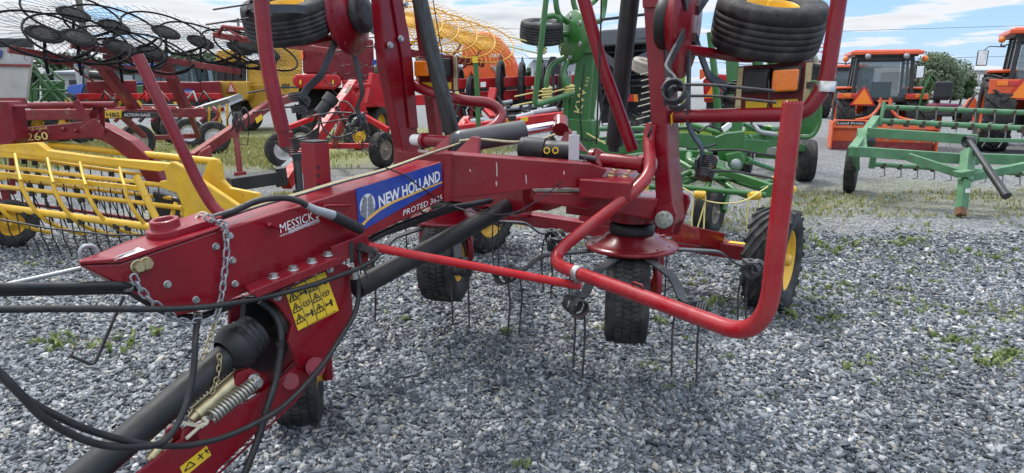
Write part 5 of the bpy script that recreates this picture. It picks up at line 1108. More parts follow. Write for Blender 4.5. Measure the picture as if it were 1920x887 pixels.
for x, y in ((958,228),(984,226)): pp(q, [(x-8,y-5),(x+6,y-6.5),(x+6,y+1),(x-8,y+3)], 9.3 if x < 970 else 9.5, .02)
S(RR, 'sticker', q, 'yellowdecal'); q = MB(); pp(q, [(901,154),(911,153.5),(911,163),(901,163.5)], 10.9, .02); S(RR, 'sticker', q, 'white')
q = MB(); pp(q, [(820,222),(856,222),(858,246),(820,250)], 9.8, .3); pp(q, [(952,217),(968,216),(968,226),(952,227)], 9.2, .15); S(RR, 'gearbox_or_shade_plate', q, 'blackp', .02)
for k in range(24):
    q = MB(); x = random.uniform(800, 1060); y = random.uniform(178, 212); line(q, [(x,y,10.6),(x+random.uniform(-16,16),y+random.uniform(6,24),10.6),(x+random.uniform(-6,26),y+random.uniform(10,30),10.5)], random.uniform(.012,.035), 6); S(RR, 'linkage', q, random.choice(('blackp','steel','redold','blackp','galv')))
for x0, x1, y0, y1, m_ in ((800,850,196,236,'mattblack'),(852,905,190,222,'mattblack'),(908,952,188,214,'redold'),(948,1010,184,212,'mattblack'),(1012,1058,180,208,'mattblack')):
    q = MB(); pp(q, [(x0,y0),(x1,y0-3),(x1-3,y1-4),(x0+5,y1)], 12.6, .6); S(RR, 'gear_housing', q, m_, .05)
for x in (860, 1030): c = at(x, 255, 11.8); wheel('tyre', RR, V((c.x, 12.0, .32)), V((.95,-.3,0)), .32, .2, .18, 'rib', 'dirtrim', 1)
GP = thing('marker_post', 'thin green upright tube with yellow top among the red rakes', 'post', gz(896, 300)); q = MB(); line(q, [(891,105,8.6),(894,160,8.6),(897,232,8.6)], .032, 10); q.cyl(at(897,230,8.6), V((at(897,232,8.6).x, 8.6, 0)), .03); S(GP, 'tube', q, 'green'); q = MB(); line(q, [(890.7,106,8.58),(891,118,8.58)], .034, 10); S(GP, 'yellow_band', q, 'yellowdecal')
# ================================================================ green tedder behind the red one
KT = thing('hay_tedder', 'green hay tedder with folded rotor arms and cream tine holders, behind the red one', 'hay tedder', gz(1360, 440))
kc = at(1073, 70, 7.0)
kax = V((-.88, -.46, .05)).normalized(); ku = kax.cross(Z).normalized(); kv = ku.cross(kax).normalized()
q = MB(); q.lathe([(.001,.05),(.10,.05),(.16,.035),(.255,.01),(.268,-.005),(.26,-.02),(.2,-.03),(.14,-.07),(.12,-.13),(.001,-.13)], kc, kax, 40)
KR = S(KT, 'rotor', q, 'green')
q = MB()
for k in range(6):
    t = k*1.047+.4; q.hexbolt(kc + (ku*math.cos(t)+kv*math.sin(t))*.2 + kax*.025, kax, .022, .014)
S(KR, 'bolt', q, 'zinc')
for pts in ([(1058,108,7),(1034,124,6.95),(1025,150,6.9),(1025,172,6.9)], [(1068,112,7),(1058,130,6.95),(1058,150,6.9),(1066,172,6.9)], [(1064,42,7),(1046,24,6.9),(1040,-20,6.9)], [(1083,26,7.1),(1076,8,7.1),(1072,-20,7.1)], [(1092,20,7.1),(1112,4,7.2),(1120,-4,7.2)], [(1054,75,7),(1036,77,6.9),(1020,84,6.85)], [(1098,36,7.2),(1124,40,7.3),(1132,20,7.4),(1136,-20,7.4)]):
    q = MB(); q.tube(spline([at(*p) for p in pts], 5), .028, 10); S(KR, 'tine_arm', q, 'green')
for x, y, Y, d in ((1026,176,6.9,V((-1,-.1,-.2))),(1068,172,6.9,V((-1,-.1,-.25))),(1016,92,6.8,V((-1,-.2,.22)))):
    q = MB(); c = at(x, y, Y); q.cyl(c-Z*.05, c+Z*.06, .036, n=14); q.coil(c+Z*.01, Z, .045, .01, 4, .11, 6, 12); S(KR, 'tine_holder', q, 'cream')
    q = MB(); d = d.normalized(); q.cyl(c-Z*.05, c-Z*.05+d*.36, .008, n=6); q.cyl(c+Z*.04, c+Z*.04+d*.34, .008, n=6); S(KR, 'spring_tine', q, 'cream')
q = MB(); q.cyl(at(1128,36,7.2), at(1212,26,7.4), .012, n=6); q.cyl(at(1128,38,7.2), at(1212,28,7.45), .01, n=6); S(KR, 'spring_tine', q, 'steel')
wheel('tyre', KT, at(1015,60,6.9), V((.05,-.25,.97)), .215, .21, .11, 'rib', 'galv', 1)
q = MB(); q.tube(spline([at(1020,32,6.9), at(1040,30,6.9), at(1050,38,6.9), at(1050,62,6.95), at(1064,64,7)], 5), .03, 10); S(KT, 'wheel_strut', q, 'green')
q = MB(); q.prism([at(x, y, 7.05) for x, y in ((1084,95),(1114,96),(1102,235),(1060,240),(1064,215))], V((.03,.1,0))); S(KT, 'folding_arm', q, 'green', .01)
q = MB(); q.prism([at(x, y, 7.25) for x, y in ((1116,105),(1128,105),(1112,225),(1098,225))], V((.02,.08,0))); q.prism([at(x, y, 7.0) for x, y in ((1092,44),(1108,36),(1113,100),(1090,100))], V((.03,.1,0))); S(KT, 'arm_link', q, 'green', .01)
q = MB(); q.prism([at(x, y, 6.95) for x, y in ((1054,150),(1062,140),(1066,240),(1056,224))], V((.08,.3,0))); q.prism([at(x, y, 6.98) for x, y in ((1056,222),(1110,226),(1112,252),(1104,290),(1072,290),(1064,252))], V((.1,.2,0))); S(KT, 'pivot_yoke', q, 'green', .01)
txt('KW', (1090,213), (1100,166), 7.03, .085, 'cream', KT, bold=.004, off=.006); txt('5.52', (1101,163), (1105,144), 7.03, .03, 'cream', KT, off=.006); 
q = MB(); q.prism([at(x, y, 6.98) for x, y in ((1096,50),(1103,55),(1103,71),(1094,70))], V((0,.01,0))); S(KT, 'sticker', q, 'yellowdecal'); q = MB(); q.prism([at(x, y, 6.98) for x, y in ((1094,72),(1101,74),(1100,84),(1093,82))], V((0,.01,0))); S(KT, 'sticker', q, 'bluedecal')
q = MB(); line(q, [(1026,-20,6.3),(1003,190,6.3),(1006,197,6.3),(1074,175,6.6)], .026, 12, .08); S(KT, 'guard_hoop', q, 'green')
# frame and the rotor standing on the ground
q = MB(); q.bar(at(1080,280,7.2), at(1250,268,8.0), .14, .16); q.bar(at(1270,262,7.6), at(1430,276,8.6), .15, .17); q.bar(at(1266,292,7.3), at(1330,296,7.4), .14, .14); S(KT, 'main_frame', q, 'green', .01)
q = MB(); line(q, [(1110,262,7.4),(1270,250,8)], .03); line(q, [(1116,242,8),(1300,240,9)], .03); line(q, [(1140,280,7.4),(1240,262,7.9)], .025); S(KT, 'cross_tube', q, 'green')
q = MB(); line(q, [(1130,236,8.4),(1180,232,8.5)], .03); line(q, [(1412,232,8.5),(1424,248,8.4),(1456,252,8.4)], .03, 8, .05); S(KT, 'hydraulic_cylinder', q, 'galv')
r0 = at(1337, 326, 6.75); q = MB(); q.lathe([(.001,.12),(.11,.12),(.12,.06),(.17,.05),(.258,.0),(.268,-.018),(.255,-.03),(.001,-.03)], r0, Z, 40); GR = S(KT, 'rotor', q, 'green')
q = MB()
for k in range(7):
    t = k*.9+.2; q.hexbolt(r0 + V((math.cos(t),math.sin(t),0))*.215+Z*.022, Z, .02, .012)
S(GR, 'bolt', q, 'zinc')
for t in (-2.9, -2.0, -1.35, -.55, .3, 1.4, 2.4):
    d = V((math.cos(t), math.sin(t), 0)); q = MB(); q.tube(spline([r0+d*.15-Z*.03, r0+d*.36-Z*.09, r0+d*.58-Z*.12, r0+d*.74-Z*.10], 5), .027, 9); am = S(GR, 'tine_arm', q, 'green')
    e = V((-d.y,d.x,0)); q = MB(); c = r0+d*.76-Z*.10; q.cyl(c-e*.05, c+e*.05, .036, n=12); q.coil(c, e, .034, .007, 4, .07, 6, 10); S(GR, 'tine_holder', q, 'rimyellow')
    q = MB(); q.tube([c-e*.05, c-e*.06-Z*.2, c-e*.05-Z*.38+d*.03], .007, 6); q.tube([c+e*.05, c+e*.05-Z*.18, c+e*.06-Z*.36+d*.03], .007, 6); S(GR, 'spring_tine', q, 'cream')
q = MB(); q.bar(at(1296,302,6.6), at(1446,352,6.1), .06, .07); q.bar(at(1446,352,6.1), at(1452,358,6.3), .06, .09); S(KT, 'guard_bar', q, 'green', .01); q = MB(); line(q, [(1270,350,6.3),(1436,366,6.0)], .026); line(q, [(1292,290,6.8),(1292,302,6.6),(1312,312,6.5)], .035, 8, .05); line(q, [(1270,332,6.7),(1296,322,6.7)], .026); S(KT, 'guard_hoop', q, 'green'); q = MB(); pp(q, [(1424,352),(1450,344),(1448,370),(1434,371)], 6.05, .03); S(KT, 'guard_plate', q, 'green', .01)
q = MB(); q.prism([at(x, y, 7.0) for x, y in ((1340,258),(1362,250),(1396,246),(1400,296),(1378,308),(1348,300))], V((.05,.15,0))); q.prism([at(x, y, 6.8) for x, y in ((1360,290),(1388,284),(1398,300),(1388,316),(1366,314))], V((.04,.12,0))); q.cyl(at(1380,308,6.75), at(1380,308,6.95), .07); S(KT, 'pivot_yoke', q, 'green', .01)
q = MB(); q.lathe([(.001,.012),(.05,.012),(.055,0)], at(1380,308,6.74), FWD, 16); S(KT, 'pivot_cap', q, 'galv')
c = at(1333, 397, 6.5); wheel('tyre', KT, V((c.x-.02, c.y, c.z)), V((.78,-.62,0)), .22, .19, .11, 'rib', 'dirtrim', 1)
for x, Y in ((1334,7.1),): q = MB(); q.tube(fillet([r0-Z*.03, r0+V((.16,-.05,-.12)), at(1356,396,6.45)], .08), .03, 9); S(KT, 'wheel_strut', q, 'green')
q = MB(); q.prism([at(x, y, 8.4) for x, y in ((1360,88),(1383,90),(1388,160),(1392,248),(1366,250),(1362,150))], V((.05,.14,0))); S(KT, 'folding_arm', q, 'green', .01); q = MB(); line(q, [(1331,60,8.2),(1340,140,8.2),(1348,215,8.2)], .04, 12); line(q, [(1338,130,8.4),(1346,240,8.4)], .035); S(KT, 'arm_link', q, 'green')
q = MB(); pp(q, [(1462,160),(1532,150),(1536,240),(1525,252),(1478,252)], 10.2, .06); S(KT, 'side_guard', q, 'green', .01); q = MB(); pp(q, [(1468,200),(1500,199),(1500,208),(1468,209)], 10.15, .03); S(KT, 'decal', q, 'yellowdecal')
q = MB(); line(q, [(1553,76,9.8),(1540,166,9.8)], .04, 10); S(KT, 'guard_post', q, 'green'); q = MB(); line(q, [(1538,160,9.9),(1536,235,9.9),(1522,258,9.9),(1440,256,9.9)], .035, 10, .15); S(KT, 'guard_hoop', q, 'green')
q = MB(); q.bar(at(1398,268,9), at(1446,262,9.4), .1, .2); q.bar(at(1400,238,9.2), at(1440,244,9.4), .06, .1); line(q, [(1392,232,9),(1450,258,9.2)], .03); q.bar(at(1430,262,9.4), at(1512,280,10.9), .12, .12); S(KT, 'rear_frame', q, 'green', .01); q = MB(); q.bar(at(1430,282,10.6), at(1496,286,10.9), .06, .12); S(KT, 'rear_board', q, 'concrete', .01)
c = at(1512,290,10.9); wheel('tyre', KT, V((c.x,10.9,.34)), V((.95,-.3,0)), .34, .28, .2, 'rib', 'dirtrim', 1); c = at(1419,288,11.0); wheel('tyre', KT, V((c.x,11.6,.34)), V((.9,-.42,0)), .34, .28, .2, 'rib', 'dirtrim', 1)
q = MB(); q.bar(V((at(1419,288,11.6).x,11.6,.36)), V((at(1512,290,10.9).x,10.95,.36)), .1, .1); S(KT, 'axle', q, 'green')
q = MB(); pp(q, [(1352,240),(1372,226),(1372,238),(1358,250)], 6.9, .1); S(KT, 'twine_box', q, 'white', .01)
q = MB()
for k in range(12):
    x = random.uniform(1280, 1420); y = random.uniform(215, 262); line(q, [(x,y,8.8),(x+random.uniform(-10,14),y+random.uniform(4,16),8.8),(x+random.uniform(-4,22),y+random.uniform(6,20),8.9)], random.uniform(.012,.03), 6)
S(KT, 'hydraulic_hose', q, 'hose')
q = MB(); q.tube(spline([at(1280,352,6.2), at(1330,378,6.0), at(1390,378,5.9), at(1440,350,6.0)], 5), .006, 6); q.tube([at(1455,325,5.9), at(1475,365,5.8), at(1490,385,5.8)], .006, 6); q.tube([at(1446,370,5.9), at(1462,395,5.8)], .006, 6); q.tube([at(1322,380,6.2), at(1310,420,6.15), at(1303,444,6.1)], .007, 6); q.tube([at(1100,250,6.9), at(1136,270,6.8)], .008, 6); S(KT, 'twine', q, 'cream')
for pts, r, m_ in (([(1112,120,7.3),(1110,190,7.3),(1118,262,7.3)],.012,'hose'),([(1120,130,7.4),(1128,200,7.4),(1116,270,7.3)],.010,'hose'),([(1096,120,6.9),(1088,200,6.9),(1092,262,6.9)],.009,'hose'),([(1064,250,6.9),(1100,262,6.9),(1150,258,7.1),(1200,266,7.3)],.011,'hose'),([(1286,232,7.6),(1310,246,7.6),(1330,236,7.7),(1356,246,7.8)],.012,'hose'),([(1300,262,7.4),(1318,276,7.4),(1350,268,7.5)],.012,'hose')):
    q = MB(); q.tube(spline([at(*p) for p in pts], 5), r, 7); S(KT, 'hydraulic_hose', q, m_)
for a, b, r in (((1140,300,7.0),(1215,288,7.6),.03),((1120,290,7.1),(1180,312,6.9),.025),((1300,318,6.9),(1268,300,7.2),.03),((1400,300,7.6),(1450,318,7.9),.028),((1350,250,8),(1290,232,8.2),.03),((1404,262,8.6),(1360,250,8.0),.04),((1442,244,9.3),(1500,236,10),.03),((1440,180,9.8),(1500,168,10),.03)):
    q = MB(); q.cyl(at(*a), at(*b), r, n=10); q.cyl(at(*a)+Z*.0, at(*a).lerp(at(*b), .12), r*1.5, n=10); S(KT, 'cross_tube', q, 'green')
# ---- lime green tedder behind
LT = thing('hay_tedder', 'lime green tedder mostly hidden behind the lamp board, with a dusty grey wheel', 'hay tedder', gz(1460, 240))
q = MB()
for x, y0, y1 in ((1446,96,190),(1462,96,200),(1478,96,200)): q.bar(at(x,y0,12.5), at(x,y1,12.5), .13, .12, V((0,1,0)))
S(LT, 'folding_arm', q, 'limegreen', .01); q = MB(); q.tube(spline([at(1402,100,12), at(1418,108,12), at(1422,140,12), at(1424,200,12)], 5), .09, 10); q.tube(spline([at(1424,96,12.2), at(1440,108,12.2), at(1450,128,12.2)], 5), .05, 10); q.tube(spline([at(1496,92,12.2), at(1486,100,12.2), at(1482,126,12.2)], 5), .05, 10); S(LT, 'tine_arm', q, 'green')
q = MB(); q.bar(at(1274,80,12), at(1272,150,12), .09, .09, V((0,1,0))); q.bar(at(1284,80,12.2), at(1278,250,12.2), .06, .06, V((0,1,0))); q.bar(at(1272,250,12.4), at(1500,250,12.9), .14, .14); pp(q, [(1400,238),(1450,238),(1446,250),(1404,250)], 12, .4); S(LT, 'frame', q, 'limegreen', .01)
q = MB(); q.tube(spline([at(1494,118,11.8), at(1498,106,11.8), at(1524,106,11.8), at(1530,118,11.8)], 5), .05, 10); S(LT, 'wheel_strut', q, 'dirtrim'); wheel('tyre', LT, at(1524,130,12), V((.0,-.25,.97)), .24, .26, .12, 'rib', 'dirtrim', 1)
for x in (1300, 1470): c = at(x, 250, 12.5); wheel('tyre', LT, V((c.x, 12.5, .3)), V((1,-.3,0)), .3, .2, .16, 'rib', 'dirtrim', 1)
q = MB()
for k in range(8): a = at(random.uniform(1530,1546), random.uniform(72,100), 12); q.cyl(a, a+V((random.uniform(.1,.3),0,random.uniform(-.05,.08))), .008, n=5)
S(LT, 'spring_tine', q, 'redlens')
# ---- red machine with slow vehicle sign
RS = thing('mower_conditioner', 'red mower seen between the green posts with an orange triangle', 'mower', gz(1340, 232))
q = MB(); pp(q, [(1318,150),(1332,138),(1366,140),(1372,192),(1320,192)], 14.5, 1.2); S(RS, 'shield', q, 'red2', .03); q = MB(); q.prism([at(x, y, 14.4) for x, y in ((1322,184),(1336,160),(1350,184))], V((0,.04,0))); S(RS, 'warning_triangle', q, 'orangeflo'); q = MB(); pp(q, [(1312,130),(1330,130),(1330,140),(1312,150)], 14.3, .2); S(RS, 'bracket', q, 'orange', .01)
c = at(1345, 210, 15); wheel('tyre', RS, V((c.x, 15, .4)), V((1,-.3,0)), .4, .3, .2, 'rib', 'dirtrim', 1); q = MB(); pp(q, [(1324,192),(1366,192),(1366,205),(1324,205)], 14.8, .5); S(RS, 'chassis', q, 'blackp')
# ---- black large baler
BB = thing('square_baler', 'big black baler with slatted side and red and amber tail lamp between the masts', 'baler', gz(1170, 246))
q = MB(); q.prism([at(x, y, 11.6) for x, y in ((1112,64),(1130,56),(1222,50),(1222,80),(1112,88))], V((.4,2.6,0))); S(BB, 'top_hood', q, mat('grey black hood sheet', (.10,.105,.115), .45), .03)
q = MB(); pp(q, [(1125,86),(1224,78),(1224,236),(1128,236),(1118,150)], 12.0, 2.4); S(BB, 'body', q, mat('dull black baler paint', (.012,.012,.013), .7, spec=.2), .03)
q = MB()
for k in range(7): q.bar(at(1118,100+k*11,11.9), at(1215,94+k*11,11.9), .05, .035)
for k in range(4): q.bar(at(1150+k*10,120,11.85), at(1130+k*10,190,11.85), .03, .04, V((0,1,0)))
S(BB, 'slat', q, 'blackp', .006)
q = MB(); q.bar(at(1116,92,11.7), at(1160,128,11.7), .08, .12); q.bar(at(1172,112,11.7), at(1176,180,11.7), .1, .05, V((0,1,0))); q.bar(at(1160,128,11.7), at(1215,102,11.7), .1, .1); q.bar(at(1128,86,11.7), at(1214,68,11.6), .05, .05); S(BB, 'guard_frame', q, mat('grey black frame bar', (.07,.075,.085), .4), .01)
for a, b, m_ in ((1163,1179,'redlens'),(1180,1186,'redlens'),(1187,1195,'amber')):
    q = MB(); pp(q, [(a,177),(b,177),(b+2,191),(a+1,191)], 11.6, .1); S(BB, 'tail_lamp', q, m_, .01)
q = MB(); pp(q, [(1164,128),(1170,128),(1170,137),(1164,137)], 11.6, .05); S(BB, 'side_marker', q, 'amber')
wheel('tyre', BB, at(1207,124,11.2), V((.2,-.3,.93)), .20, .2, .1, 'rib', 'dirtrim', 1, tm_='dirtrim'); c = at(1185,210,12.2); wheel('tyre', BB, V((c.x,12.1,.55)), V((.95,-.3,0)), .55, .45, .3, 'lug', 'dirtrim', 1)
q = MB()
for k in range(9): a = at(random.uniform(1190,1204), 140+k*12, 11); q.cyl(a, a+V((.22,0,.06)), .01, n=5)
S(BB, 'pickup_tine', q, 'wood')
SV = thing('sign_back', 'dark back of a cut corner triangle sign on a bracket by the green tedder', 'sign', gz(1037, 250)); q = MB(); q.prism([at(x, y, 10.5) for x, y in ((1023,128),(1032,106),(1042,106),(1051,124),(1049,139),(1026,139))], V((0,.02,0))); S(SV, 'plate', q, 'blackp'); q = MB(); q.cyl(at(1037,138,10.55), V((at(1037,138,10.55).x,10.55,0)), .03); S(SV, 'post', q, 'blackp')

# ================================================================ tractors
def tractor(name, label, c, rz, sc=1.0, paint='orange', group=None, tyre_r=.70, tw=.44, cab=True, detail=True, fh=.13):
    """rear view tractor built around the origin, heading +Y"""
    root = thing(name, label, 'tractor', c, group, 0)
    ca, sa = math.cos(rz), math.sin(rz); O = V(c)
    def W(x, y, z): return O + V((x*ca - y*sa, x*sa + y*ca, z))*sc
    xd = V((ca, sa, 0)); yd = V((-sa, ca, 0)); AX = (xd, yd, Z)
    def bx(mb, x, y, z, sx, sy, sz): return mb.box(W(x,y,z), sx*sc, sy*sc, sz*sc, AX)
    def slab(mb, pts, y, t): return mb.prism([W(x, y, z) for x, z in pts], yd*t*sc)
    q = MB(); bx(q, 0, .9, .62, .46, 2.4, .42); bx(q, 0, 0, .62, 1.3, .26, .26); bx(q, 0, -.25, .75, .62, .5, .62); S(root, 'chassis', q, 'blackp', .02)
    q = MB(); q.prism([W(-.36,1.05,.78), W(-.36,1.05,1.42), W(-.34,2.45,1.28), W(-.33,2.6,1.1), W(-.33,2.6,.72)], xd*.72*sc); S(root, 'bonnet', q, paint, .04)
    for s in (-1, 1):
        tr = ag_tyre(W(s*.78, 0, tyre_r), xd*s, tyre_r*sc, tw*sc, tyre_r*.55*sc, 'lug').build('rear_tyre', M['rubber'], root); rim_mesh(W(s*.78,0,tyre_r), xd, tyre_r*.55*sc, tw*sc, s).build('rim', M[paint] if paint == 'orange' else M['rimyellow'], tr)
        tr = ag_tyre(W(s*.68, 2.0, .45), xd*s, .45*sc, .3*sc, .25*sc, 'lug', 32).build('front_tyre', M['rubber'], root)
        rim_mesh(W(s*.68,2.0,.45), xd, .25*sc, .3*sc, s).build('rim', M[paint] if paint == 'orange' else M['rimyellow'], tr)
        f = MB(); r1 = tyre_r+.07; n = 9; o_ = []; i_ = []
        for k in range(n+1):
            a = R(15 + 88*k/n); o_.append((math.cos(a)*r1, tyre_r+math.sin(a)*r1)); i_.append((math.cos(a)*(r1-.05), tyre_r+math.sin(a)*(r1-.05)))
        f.prism([W(s*.52, y, z) for y, z in o_ + i_[::-1]], xd*s*.48*sc); bx(f, s*.76, -.56, tyre_r+.56-(fh-.13)*.35, .48, .14, fh); fo = S(root, 'fender', f, paint, .012)
        l_ = MB(); bx(l_, s*.80, -.63, tyre_r+.58, .18, .05, .09); S(fo, 'amber_lamp', l_, 'amber', .01); l_ = MB(); bx(l_, s*.62, -.63, tyre_r+.58, .18, .05, .09); S(fo, 'tail_lamp', l_, 'redlens', .01)
    if cab:
        x0, x1, zb, zt = .66, .60, 1.22, 2.22
        p = MB()
        for s in (-1, 1):
            p.bar(W(s*x0,-.42,zb), W(s*x1,-.36,zt), .08*sc, .08*sc, yd); p.bar(W(s*x0,.95,zb-.3), W(s*x1,.80,zt), .07*sc, .07*sc, yd); p.bar(W(s*(x0+.01),.25,zb), W(s*x1,.25,zt), .05*sc, .05*sc, yd)
        for y in (-.42, .9): bx(p, 0, y, zb-.02, 1.34, .07, .10); bx(p, 0, y+.02, zt-.02, 1.24, .07, .12)
        bx(p, 0, .25, zb-.06, 1.3, 1.3, .08); S(root, 'cab_frame', p, 'blackp', .01)
        for nm, pts in (('rear_window', [W(-x0+.06,-.41,zb), W(x0-.06,-.41,zb), W(x1-.06,-.355,zt-.06), W(-x1+.06,-.355,zt-.06)]), ('windscreen', [W(-x0+.06,.94,zb-.25), W(x0-.06,.94,zb-.25), W(x1-.06,.81,zt), W(-x1+.06,.81,zt)])):
            g = MB(); g.prism(pts, yd*.008); S(root, nm, g, 'glass')
        for s in (-1, 1): g = MB(); g.prism([W(s*x0,-.38,zb), W(s*x0,.92,zb-.25), W(s*x1,.78,zt), W(s*x1,-.33,zt)], xd*.008*s); S(root, 'side_window', g, 'glass')
        r = MB(); bx(r, 0, .24, zt+.11, 1.60, 1.62, .09); bx(r, 0, .24, zt+.165, 1.46, 1.46, .04); S(root, 'roof', r, paint, .04)
        r = MB(); bx(r, 0, .24, zt+.045, 1.40, 1.45, .05); S(root, 'roof_lining', r, 'blackp', .01)
        s_ = MB(); bx(s_, 0, .0, 1.15, .5, .46, .16); bx(s_, 0, -.2, 1.40, .46, .12, .46); s_.tube([W(0,.42,1.1), W(0,.55,1.45)], .03, 8); s_.lathe([(.17,0),(.185,.014),(.2,0),(.185,-.014),(.17,0)], W(0,.54,1.5), W(0,.3,1)-W(0,0,0), 20); S(root, 'seat', s_, 'blackplastic', .04)
        if detail:
            for s in (-1, 1):
                k = MB(); k.cyl(W(s*.62,-.30,2.15), W(s*.88,-.30,2.06), .014*sc, n=6); k.cyl(W(s*.88,-.30,2.06), W(s*.88,-.30,2.12), .014*sc, n=6); ko = S(root, 'lamp_stalk', k, 'blackp'); a = MB(); a.lathe([(.001,-.05),(.055,-.045),(.07,0),(.055,.045),(.001,.05)], W(s*.88,-.30,2.19), yd, 14); S(ko, 'amber_lamp', a, 'amber')
                k = MB(); k.lathe([(.001,.05),(.06,.04),(.07,0),(.05,-.04)], W(s*.42,-.6,zt+.02), -yd, 12); S(root, 'work_lamp', k, 'galv')
                k = MB(); k.tube([W(s*.66,.9,2.1), W(s*.95,.95,2.12), W(s*1.02,.95,2.05)], .014, 6); ko = S(root, 'mirror_arm', k, 'blackp'); k = MB(); bx(k, s*1.04, .95, 1.88, .20, .05, .32); S(ko, 'mirror_case', k, 'blackp', .02); k = MB(); bx(k, s*1.04, .92, 1.88, .17, .012, .29); S(ko, 'mirror_glass', k, 'chrome', .01)
    else:
        s_ = MB(); bx(s_, 0, .1, .98, .5, .46, .14); bx(s_, 0, -.12, 1.25, .5, .12, .5); S(root, 'seat', s_, 'blackplastic', .05)
    if detail:
        t = MB(); t.prism([W(-.72,-.66,1.05), W(-.14,-.66,1.05), W(-.40,-.66,1.50), W(-.46,-.66,1.50)], -yd*.012*sc); to = S(root, 'slow_vehicle_sign', t, 'redlens'); t = MB(); t.prism([W(-.655,-.675,1.085), W(-.205,-.675,1.085), W(-.43,-.675,1.46)], -yd*.008*sc); S(to, 'sign_face', t, 'orangeflo')
        h = MB()
        for s in (-1, 1):
            h.bar(W(s*.32,-.3,.5), W(s*.40,-1.15,.42), .05*sc, .07*sc); h.tube([W(s*.36,-.9,.46), W(s*.34,-.4,.98), W(s*.3,-.25,.98)], .03*sc, 8)
            for k in range(3): h.cyl(W(s*(.16+.06*k),-.5,.66), W(s*(.16+.06*k),-.62,.64), .02*sc)
        h.bar(W(0,-.5,.95), W(0,-1.0,.88), .05*sc, .05*sc); S(root, 'hitch_linkage', h, 'blackp')
    return root, W, (xd, yd)
_g = M['glass'].node_tree.nodes['Principled BSDF']; _g.inputs['Alpha'].default_value = .34
c1 = at(1637, 262, 17.0); t1, W1, d1 = tractor('tractor', 'orange cab tractor seen from behind with an orange triangle, box blade on its hitch', V((c1.x, 17.0, 0)), R(-20), .97, tyre_r=.72)
c2 = at(1944, 270, 15.3); t2, W2, d2 = tractor('tractor', 'larger orange cab tractor with tall lugged tyres, cut by the right edge', V((c2.x, 15.3, 0)), R(-29), 1.14, tyre_r=.78, tw=.52, fh=.34)
q = MB(); q.cyl(W2(-.62,-.40,2.16), W2(-.60,-.40,2.12), .03); 
# box blade
BL = thing('box_blade', 'wide scuffed orange box scraper standing behind the first orange tractor', 'box scraper', W1(0,-1.45,0))
X_, Y_ = d1
def wb(x, y, z): return W1(0,-1.45,0) + X_*x + Y_*y + Z*z
q = MB(); q.prism([wb(-1.08,0,.70), wb(-1.08,-.04,.52), wb(-1.08,.06,.46), wb(-1.08,.10,.2), wb(-1.08,.16,.2), wb(-1.08,.2,.70)], X_*2.16); S(BL, 'moldboard', q, 'orangeold', .01)
q = MB()
for s in (-1, 1): q.prism([wb(s*1.08,-.1,.66), wb(s*1.08,.75,.66), wb(s*1.08,.75,.02), wb(s*1.08,-.1,.02)], X_*s*.03)
S(BL, 'side_plate', q, 'orangeold', .006); q = MB(); q.prism([wb(-1.07,.11,.2), wb(-1.07,.18,.2), wb(-1.07,.16,.01), wb(-1.07,.11,.01)], X_*2.14); S(BL, 'cutting_edge', q, 'redold')
q = MB(); q.prism([wb(-1.06,.3,.6), wb(-1.06,.6,.6), wb(-1.06,.6,.05), wb(-1.06,.3,.05)], X_*2.12); S(BL, 'scarifier_bar', q, 'blackp')
for s in (-1, 1): q = MB(); q.tube(spline([wb(s*.10,.35,1.16), wb(s*.12,.3,1.0), wb(s*.3,.2,.78), wb(s*.62,.05,.70)], 5), .035, 8); S(BL, 'hitch_brace', q, 'orangeold')
q = MB(); q.bar(wb(-.10,.35,1.0), wb(-.10,.35,1.22), .05, .03, Y_); q.bar(wb(.10,.35,1.0), wb(.10,.35,1.22), .05, .03, Y_); q.cyl(wb(-.16,.35,1.14), wb(.16,.35,1.14), .02); S(BL, 'top_hitch', q, 'orangeold'); q = MB(); q.box(wb(-.72,-.03,.64), .6, .02, .09, (X_,Y_,Z)); S(BL, 'name_plate', q, 'blackp'); text_part('Land Pride', wb(-1.0,-.042,.61), wb(-.45,-.042,.61), .05, -Y_, M['white'], BL)
# other tractors
cx_ = at(1577,190,30); tractor('tractor', 'small orange cab tractor far behind, just left of the orange tractor with the box blade', V((cx_.x, 30, 0)), R(-10), .95, detail=False)
for x, Y, p_, lb in ((205,38,'blue','blue tractor with a blue bonnet parked far behind, left of the leaning red pole'),(298,38,'blue','blue cab tractor far behind, right of the leaning red pole'),(352,34,'darkgreen','green cab tractor far behind beside the ochre baler'),(385,36,'darkgreen','green tractor nearest the ochre baler in the far row')):
    c = at(x, 190, Y); tractor('tractor', lb, V((c.x, Y, 0)), R(70 if x < 340 else 100), 1.05, p_, detail=False)
